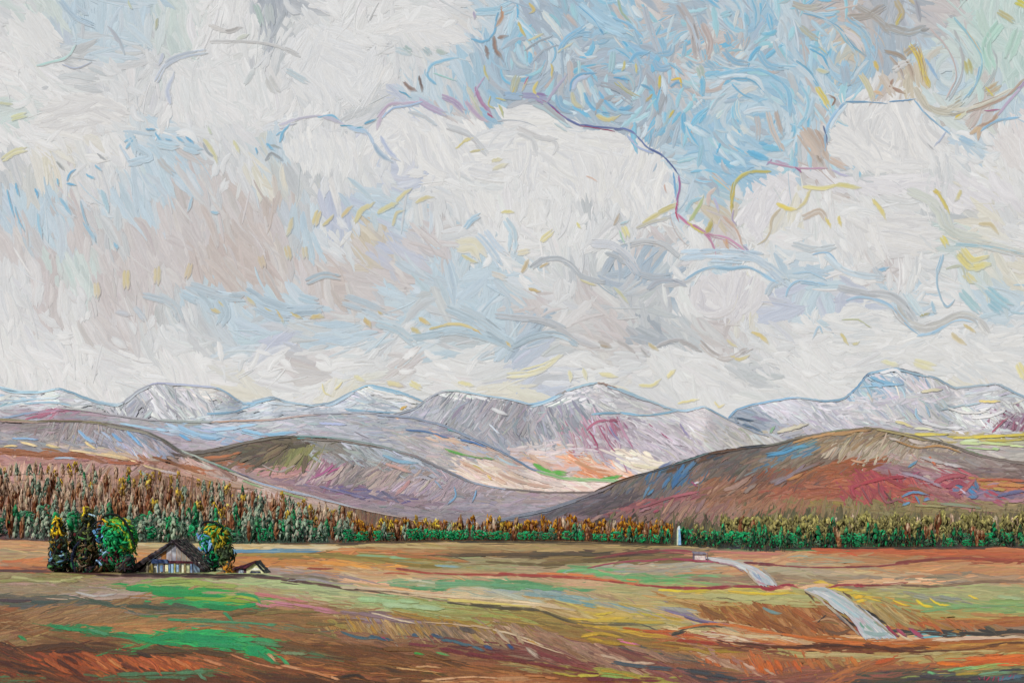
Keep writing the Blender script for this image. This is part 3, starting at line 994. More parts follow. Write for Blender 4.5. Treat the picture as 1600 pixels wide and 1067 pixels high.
d9ca98 11 246,420 245,442
d8c69c 9 298,414 292,434
d6c4a4 10 408,402 412,416
d8c490 10 448,386 452,404
d8caa4 9 476,388 478,402
d8c898 8 456,344 450,366
e0cc80/d8c48c 11 498,332 492,352
e0cc7c 5 506,352 520,338
b8c8d2/a8bccc 10 226,462 250,468 268,474
b8cad4/c8d2d8 13 250,464 275,482 282,500
b4c6d0/c4d0d8 14 290,452 316,468 330,484
aec0cc/c0ccd4 16 300,448 345,462 380,466
b4c8d4/9cc4dc 12 288,460 306,470
a8bcc8/b8c8d0 16 345,470 352,492 346,504
a8bccc/b0c4d0 15 384,456 410,472 440,484 500,484
b0c4d0 10 400,480 430,494 450,498
a8c8dc/b4ccd8 10 480,440 510,430 530,434
b0cede 12 470,464 494,470
c2cad4 8 184,488 202,492
bcc8d2 9 212,482 226,500
d8c07c/ccb474 7 332,484 342,488
d8c488 6 342,472 348,478
d8c48c 8 388,466 396,474
d8c078 6 416,482 424,486
d4b870/c8b078 8 434,486 442,500
d8bc6c 7 456,490 468,496
d8bc70 8 488,496 502,494
6cb8e0 3 12,298 16,316 22,338
60b0dc 4 26,288 30,306
58a8d8 4 56,296 60,308
78bce0 3 24,324 30,344 38,360
88c4e4 5 96,312 110,334
90c4e0 5 126,320 136,352 150,376
98cce4 6 60,336 66,370
84c0e0 6 180,382 184,388
90c8e4 5 332,332 342,334
a8cfe4 5 300,310 294,330
a8ccd8 7 160,300 170,330
9cd4c8/c0dcdc 4 60,104 84,98 106,90 118,72
b4c0dc 3 98,102 118,108 144,98
c8cfe0/b8c4dc 9 244,128 262,100 288,88 322,82
bcc8e0/d0d8e4 8 266,160 262,145 272,118
c0c8dc 6 255,86 250,100
bcc0c8/c8ccd0 8 170,44 184,60 194,84
b0b4c0 6 174,46 186,66
b4c8d8/a8c4d8 9 96,4 120,30 145,42
b8c8d4 6 120,10 136,24
c0bcb8/ccc8c4 6 330,42 356,50 376,44
c4c2c0/d0cecc 7 330,66 380,66 430,72 466,88
c0c8b8/ccd0c0 7 372,62 386,56
b8b488/c4c8a4 5 246,32 244,46
ccd0a8 4 201,4 206,14
b4ccc0 9 400,10 410,40
b8c4c4/c4ccc8 14 420,10 424,36
c8c8c4 14 420,124 430,142
c4cccc 8 385,130 396,112
b8ccd4 9 450,112 480,130 
d8d8a0/d4d494 9 20,186 40,180
d4cf90/dcd8a8 9 6,250 24,238 42,234
cccba0 5 0,162 20,164
dcd494 7 320,220 332,236 340,254
8c98a0/a8b0b4 4 318,224 326,240 336,246
dcd89c 6 366,222 374,238
9aa09c 4 424,228 438,232
8c9094 5 416,250 424,240 436,248
8c9298 4 430,242 440,250
9ca0a4 4 154,242 164,250
8c9498 4 90,254 100,266
54a8dc 3 229,203 242,203
64b0dc 4 244,210 252,220
70b4dc 3 260,218 268,220
6cb4dc 4 278,216 286,222
58a4d4 5 292,216 302,224
84c0e0 4 196,222 210,214
78bce0 5 198,232 210,218
74b8e0 3 432,212 444,206
5cb0dc 5 438,222 442,208 452,196
60b0dc 5 418,226 426,234
64b0dc 3 400,232 402,240
54a4d8 4 106,282 112,270 118,266
4ca4dc 4 106,288 118,290
60b0e0 3 90,280 92,290
60b0dc 4 136,274 148,280
70b8e0 4 150,260 158,266
b8d2e0/c8d8e0 12 200,210 215,240
b4cede/c4d4de 12 215,230 235,245 205,255
acd0e4 14 290,230 310,236
b8d8e8 12 248,225 275,230
c4c0bc/b8b4b0 10 250,250 270,270
c8d4b8 4 330,210 326,200
ac9cb8/c4b4cc 4 740,20 742,30
'''
CLOUDEDGE = '''
6a6aa8/a4a0c8 3 856,162 868,172 884,186 900,194
b04c74 2 862,168 876,180 888,188
44508c/7c88b4 4 884,186 905,196 930,200 950,202 972,202
a83c60 2 905,197 930,201 960,206
4c5c94/8898c4 4 970,202 990,210 1004,224 1016,236
3c4c84/7c8cb8 4 1014,234 1034,244 1048,258 1060,274
7cb0dc 4 1052,272 1054,290 1056,310
8c6cac/c07ca0 4 1060,276 1062,292 1058,312 1058,330
c4506c 3 1058,316 1056,334 1060,346
a890b8 3 838,158 850,164
b8d4dc/c8d4d4 8 834,166 850,172 866,184 890,200
b4b8bc 8 852,166 870,182 884,194
98b8dc/b4c8e0 4 660,160 640,166 610,172 598,186
a4b4d8/b8c4dc 4 1020,240 1000,232 980,214 
'''
# ridge lines: surface, from px, to px, colour, width, drop below the ridge
RIDGE = '''
ML -300 60 7cbcdc 4 0
ML 0 100 8cc0d8 4 2
ML 88 160 4c90b8 4 1
ML 120 190 68a8cc 5 2
ML 150 190 a4c8dc 3 0
ML 186 240 6c7484 4 1
ML 196 236 a0b0bc 3 4
ML 232 275 8890c4 3 0
ML 260 345 98a8d4 4 1
ML 330 385 7cb4dc 4 1
ML 380 428 6cacd4 5 3
ML 395 450 6c90ac 3 0
ML 440 500 90b8d0 4 1
ML 488 560 5c84a0 4 0
ML 510 552 88b0cc 5 3
ML 548 582 5ca8d0 3 0
ML 572 640 54a4d0 4 0
ML 580 632 84bcdc 4 3
ML 630 670 5c9cc4 4 2
MC 600 700 7c8ca0 3 1
MC 610 668 5c5c5c 3 0
MC 664 700 9098a4 4 1
MC 690 760 8cb4b4 3 0
MC 720 830 94c4e0 3 1
MC 800 880 70b0d8 4 1
MC 830 880 90c4e0 4 4
MC 868 890 6c6058 3 0
MC 885 935 74b0cc 4 0
MC 934 952 84604c 3 0
MC 945 970 785040 3 1
MC 950 1010 78b4d4 4 2
MC 968 1042 7cb8d0 4 0
MC 1030 1080 7cb8dc 3 1
MC 1060 1106 90c4e0 4 0
MC 1100 1142 5ca0cc 3 1
MC 1130 1200 7c94b0 3 1
MC 560 620 8c9cac 3 1
MR 1130 1150 3c84b8 4 1
MR 1140 1205 5c9cc4 4 0
MR 1180 1250 4ca0d4 4 0
MR 1240 1300 6ca8c4 3 0
MR 1280 1330 548cac 4 1
MR 1322 1352 3c7cac 4 1
MR 1348 1360 2c4c74 4 0
MR 1352 1408 6ca0bc 5 0
MR 1405 1440 3c4c5c 3 0
MR 1400 1450 7cacc0 3 2
MR 1450 1500 5c8ca8 4 0
MR 1480 1560 8cacb8 4 0
MR 1556 1582 88a4b0 3 0
MR 1562 1640 7cacc8 4 1
FH 0 60 4c7ca8 4 1
FH 40 100 84607c 3 3
FH 90 170 a8b4ac 3 0
FH 160 260 8c8c94 3 1
FH 250 340 88988c 4 1
FH 330 420 b4784c 3 1
FH 400 500 b08c7c 3 2
FH 490 600 8c98a8 3 0
FH 590 700 7088a4 4 2
FH 680 770 7494b8 4 2
FH 750 800 547ca8 4 1
FH 780 850 4c80b0 4 1
FH 840 900 58b44c 6 2
FH 870 930 60b050 6 2
FH 915 972 54b04c 6 1
HM 280 340 4a3c34 5 1
HM 300 370 3c342c 6 3
HM 350 440 4c4230 5 1
HM 400 470 3c3828 4 0
HM 460 540 5c9c9c 3 0
HM 470 600 7c6454 3 4
HM 520 640 6c8478 4 1
HM 590 680 8c6c64 4 2
HM 640 740 6c6060 4 2
HM 700 760 6c90b4 3 1
HM 730 800 84a4bc 3 1
HM 790 870 5c5448 3 1
HM 850 940 5c4c3c 3 1
HL -200 80 7c7c48 5 1
HL 60 140 4c4824 4 0
HL 0 60 a07c5c 3 3
HL 130 180 6c6c3c 5 1
HL 160 230 3c3420 4 0
HL 170 250 7c7c58 5 3
HL 230 290 4c4c34 5 1
HL 255 300 60604c 5 3
HL 280 330 7ca894 4 0
HL 310 370 6ca894 4 1
HL 340 370 3c9460 4 2
HL 350 400 4c5c84 3 0
HL 360 450 c4c8b8 5 4
HL 390 480 7cb0dc 4 3
HL 380 410 6cb45c 4 9
HL 440 480 80b45c 4 8
HL 460 560 90b4d0 4 1
HL 540 640 b8b8b8 3 1
HL 620 780 a09894 3 1
HR 780 860 8494a8 6 2
HR 840 910 8090a4 6 2
HR 900 960 7c7478 5 2
HR 930 1010 6c4c2c 5 0
HR 990 1060 4c4438 3 0
HR 1050 1110 3c7c84 4 0
HR 1108 1165 6c4428 5 1
HR 1150 1200 2c3c4c 5 0
HR 1190 1240 3c4834 4 1
HR 1230 1290 44463c 4 0
HR 1280 1330 5c7c54 4 0
HR 1290 1360 4c3c2c 3 2
HR 1350 1430 5c5430 3 0
HR 1370 1450 a09438 4 2
HR 1420 1520 4c4c3c 4 0
HR 1500 1540 5c9c5c 4 0
HR 1500 1620 6c6458 5 1
'''
LANDF = '''
d8dcdc/9cc4dc 4 20,628 60,624 90,622
9cc4dc 3 40,632 80,630 110,634
c890a8 4 70,648 90,641 98,636
a8647c 4 40,656 70,648 96,640
c8d8c8/dcdcdc 3 100,634 140,642 180,650
9cc4dc/7cb4d8 3 325,648 360,646 400,632
c8d8e4 4 420,630 460,634
84b0cc 3 540,640 580,644 620,646
e6e6e2/dcdcd8 6 576,606 596,612 616,618
e8e8e6 5 600,620 630,622 650,630
e8b858 4 626,640 634,636
b0c4d0 4 555,625 580,630
88c0e0 3 925,648 960,646 1000,650
8cc0dc 3 990,650 1030,648 1060,642
a85470/c07c94 3 918,672 930,662 950,658 966,658
a84c6c 3 920,674 930,690 934,700
b05c7c 3 935,666 948,690 960,706
b87494/d0a8bc 4 966,660 976,680 990,700
8c84b0 3 952,668 968,690
d8ccd8/e0dae0 6 1000,672 1020,682 1040,696
b0527c 2 1014,664 1030,676 1050,690 1064,698
e2dce4/d4c8d8 6 1018,668 1040,682 1060,696
9890b8 3 1062,664 1076,684
e8e4da 5 960,724 976,736
e4dcc0/e8dcb0 5 990,728 1020,732 1050,724
d8a880/c87c5c 5 900,722 920,732 950,738
d8885c 4 910,730 940,742 960,744
e0b090 4 930,738 960,744
5cb448 6 835,726 852,736 880,742
5cb850 6 870,738 905,748 940,752
5cb450 5 940,750 970,744
cca88c/d8bca8 6 828,712 845,724 860,734
e0c878 4 740,728 756,738
e6c864 3 762,744 768,750
78b45c 3 695,702 730,712 770,718
5cb44c 4 700,704 730,712
e0c0a4/cc9c80 5 720,722 760,740 790,756
dcb49c 6 780,742 820,756 860,762
e0d0c4/ccc0b8 6 800,736 840,750 880,760
7cb8dc/9ccce4 6 380,672 420,680 460,676
7cb4dc/a0c8e0 7 280,668 310,680 340,684
88bce0/b0d4e8 5 330,672 360,670 400,664
5ca4d4 5 282,680 296,688
9ccae4 4 190,662 225,668 260,674
3ca8a4 2 465,686 500,688
a8b8e0 4 500,662 540,664
4c74a8 3 635,672 670,676 700,686
5cb8b4 3 700,672 730,682
5484c4 3 720,688 760,700
e6e6e4/d4dce4 6 770,640 790,648
d4e0ec 3 765,664 780,678
88c0dc 5 600,712 620,720 650,724
d8a898 5 605,726 640,738
a43c7c/c07ca0 4 520,728 505,740 488,748
b84c84 3 530,732 510,742
c8b0a0 5 536,730 520,746 504,752
9c9064/b0a878 8 470,712 456,726 448,738
7c6c4c 8 412,720 430,706 446,700
5c4c38/8c745c 8 400,728 424,712 440,704
6c5c48 8 478,716 474,734
a49c94 3 410,728 436,738 460,728
6c6c98/8c84a4 4 500,760 540,770 570,778
5c5c90 3 530,766 560,774
7cb8e0 3 710,762 712,776 700,788
7cb4e0 3 744,768 738,784
98b8d4 3 680,752 690,764
dcccc0/e4d8b8 4 670,752 655,768
d89c94/b4848c 6 640,752 620,772
7cb4dc/98c4e0 5 124,674 136,686 148,692
60a8e0/84bce4 5 178,680 190,690
70b4e4 5 200,676 214,690 222,698
a8c4dc 4 160,676 176,690
ecd88c 4 134,692 150,702
e8d894/d4c48c 4 34,692 58,698
e4cf84 3 8,698 28,698
e0d08c 4 74,696 92,700
d8cc98 3 110,704 160,712 200,720
ecd898 3 160,710 200,718 214,724
e0cc8c 3 225,728 260,736
8a5434/a4704c 5 0,706 40,708 70,712 110,710
7c4c30/a8744c 5 100,710 140,714 165,724
b8643c 4 168,722 200,724 220,722
a86c3c 4 240,714 280,726 310,738
9cc0d8 3 86,717 120,718
7cb0dc/98c0dc 3 20,686 60,688
b86c40 5 320,716 350,714 376,708
8c5434/7c6450 5 290,712 320,718 360,716
c0a890/a88058 5 300,740 350,756 400,764
dcd0c8 4 250,736 280,742
8cb09c/a8b8a8 5 218,736 230,744
cca8a0 5 200,738 212,730
3c80bc/5c7c94 6 1068,728 1060,740 1050,752
4c8cc0/3c6c9c 6 1046,748 1036,762
3c7cb4/5c84a4 7 1084,724 1060,752
3470ac 8 1050,760 1060,748 1072,742
5c94bc 4 1014,762 1006,778
4c90c0 4 1020,766 1012,774
3c94cc/5ca4cc 5 1200,712 1225,708 1246,700
58a8d0 5 1238,702 1260,698
7c94b0/5c3c7c 6 1030,732 1050,722
e0e4f0 3 1085,756 1092,754
b04c74 3 1080,754 1088,760
a05460/b46c74 4 1000,794 1040,780 1090,770
a83c5c 4 1022,800 1028,798
a87c84 4 1000,800 1016,794
b49484/a08070 7 1132,766 1150,760 1172,746
8c7c74/b0a498 6 1164,770 1180,758
b48c70 7 1060,812 1076,790
8c6c68/a4847c 7 1046,800 1060,786
9c7c7c 6 1088,800 1100,782
7c7484/9c94a0 5 1210,758 1230,748 1256,728
8c8490/7c7064 6 1204,754 1240,740 1280,724
c88c4c 5 1230,750 1252,742
cc9c5c/b4946c 4 1270,684 1310,676 1360,672
c4985c 4 1240,692 1280,680 1330,678
d8a880 4 1330,720 1350,724
d4ccc0 4 1390,686 1404,690
dcd4cc 5 1420,688 1440,694
d4a05c 3 1400,690 1430,700 1470,698 1500,708
e86c34 5 1452,716 1460,726
5ca4cc 4 1420,730 1432,722
a8344c/c05c60 7 1334,776 1330,764 1346,756
b83c48/9c3c4c 6 1346,756 1380,748 1410,746
a03c48/c46454 6 1384,748 1404,758 1420,764
c45c54/a44c54 8 1356,766 1360,780
b04454 8 1376,760 1384,778
7c4c50 3 1372,756 1374,774
643c40 3 1380,768 1390,780 1396,788
b4746c/8c4c5c 4 1374,770 1386,786 1404,780 1414,786
884c54 3 1346,764 1356,780 1362,788
a86c3c/9c5c38 4 1408,766 1430,764 1450,772
5c9ccc/7cb0d8 4 1410,776 1425,770 1450,774
60a0d0 4 1420,786 1410,790
5498cc 3 1430,776 1436,788
60a4d8 5 1444,782 1450,780
b4485c/c46870 7 1460,756 1480,746 1506,744
a43c58/b85c6c 7 1480,762 1496,754 1510,760
c0646c/d08c80 7 1500,770 1520,752
a8506c 6 1484,770 1498,778
3c94d4 7 1514,766 1522,772
5890c4 6 1516,778 1524,776
4c7cb0/7c94b8 6 1526,764 1524,754
d87848/b85c4c 5 1530,752 1560,750 1600,752
e09c4c 5 1560,758 1600,760
c8a850/b09040 5 1552,764 1570,766
6c70a0/5c6c9c 5 1560,776 1600,768
c0849c 5 1576,784 1600,782
6c8c74/9ca47c 4 1470,788 1500,790 1530,794
a8a468 4 1430,790 1480,792
c8c8cc/b4b4b0 5 1440,716 1470,724 1500,730
a89cb0 5 1410,740 1440,748 1470,762
8c4c64 3 1424,738 1440,744
c45c84 2 1426,742 1436,738
d8d0ec 4 1500,766 1508,772
ece068/d8c040 4 1380,676 1420,680 1480,680
d8c034/e8d45c 4 1490,686 1530,684 1570,682 1610,680
c4e08c/d8e4a0 4 1500,692 1540,694 1600,698
b4dc88 3 1510,700 1560,704
d4c04c 3 1540,688 1600,688
e4e4b8 4 1430,670 1460,674
ecdc94 4 1400,660 1425,668
d8cfa8/e8e0b4 5 1440,614 1470,610
e8d078 4 1530,628 1560,628
e8e4dc 5 1480,640 1510,648 1540,644
eceae6 5 1520,654 1550,650 1570,642
e6e6e4 5 1440,660 1470,668 1500,670
9cc4d8 4 1430,640 1432,652 1440,660
90b0c4 4 1446,636 1452,650
a8c0c8 3 1470,642 1500,636 1530,630
6ca4c4/90bcd4 5 1360,590 1380,598 1400,602
7cb0d0/a4c8dc 5 1362,600 1376,606
e8e6e4 5 1376,584 1400,580 1412,592
8cbcd8 3 1345,606 1370,604 1410,602
a4304c/b45c74 3 1550,676 1562,664 1574,654
a8647c 3 1584,660 1582,672
ecece8/e0e0e0 4 1530,642 1546,638
84b088 4 1204,676 1210,668
e4dcc0/c8bc94 5 1216,676 1240,670 1260,664
3c5064 3 1152,654 1175,658
5c748c 3 1160,664 1190,676
'''
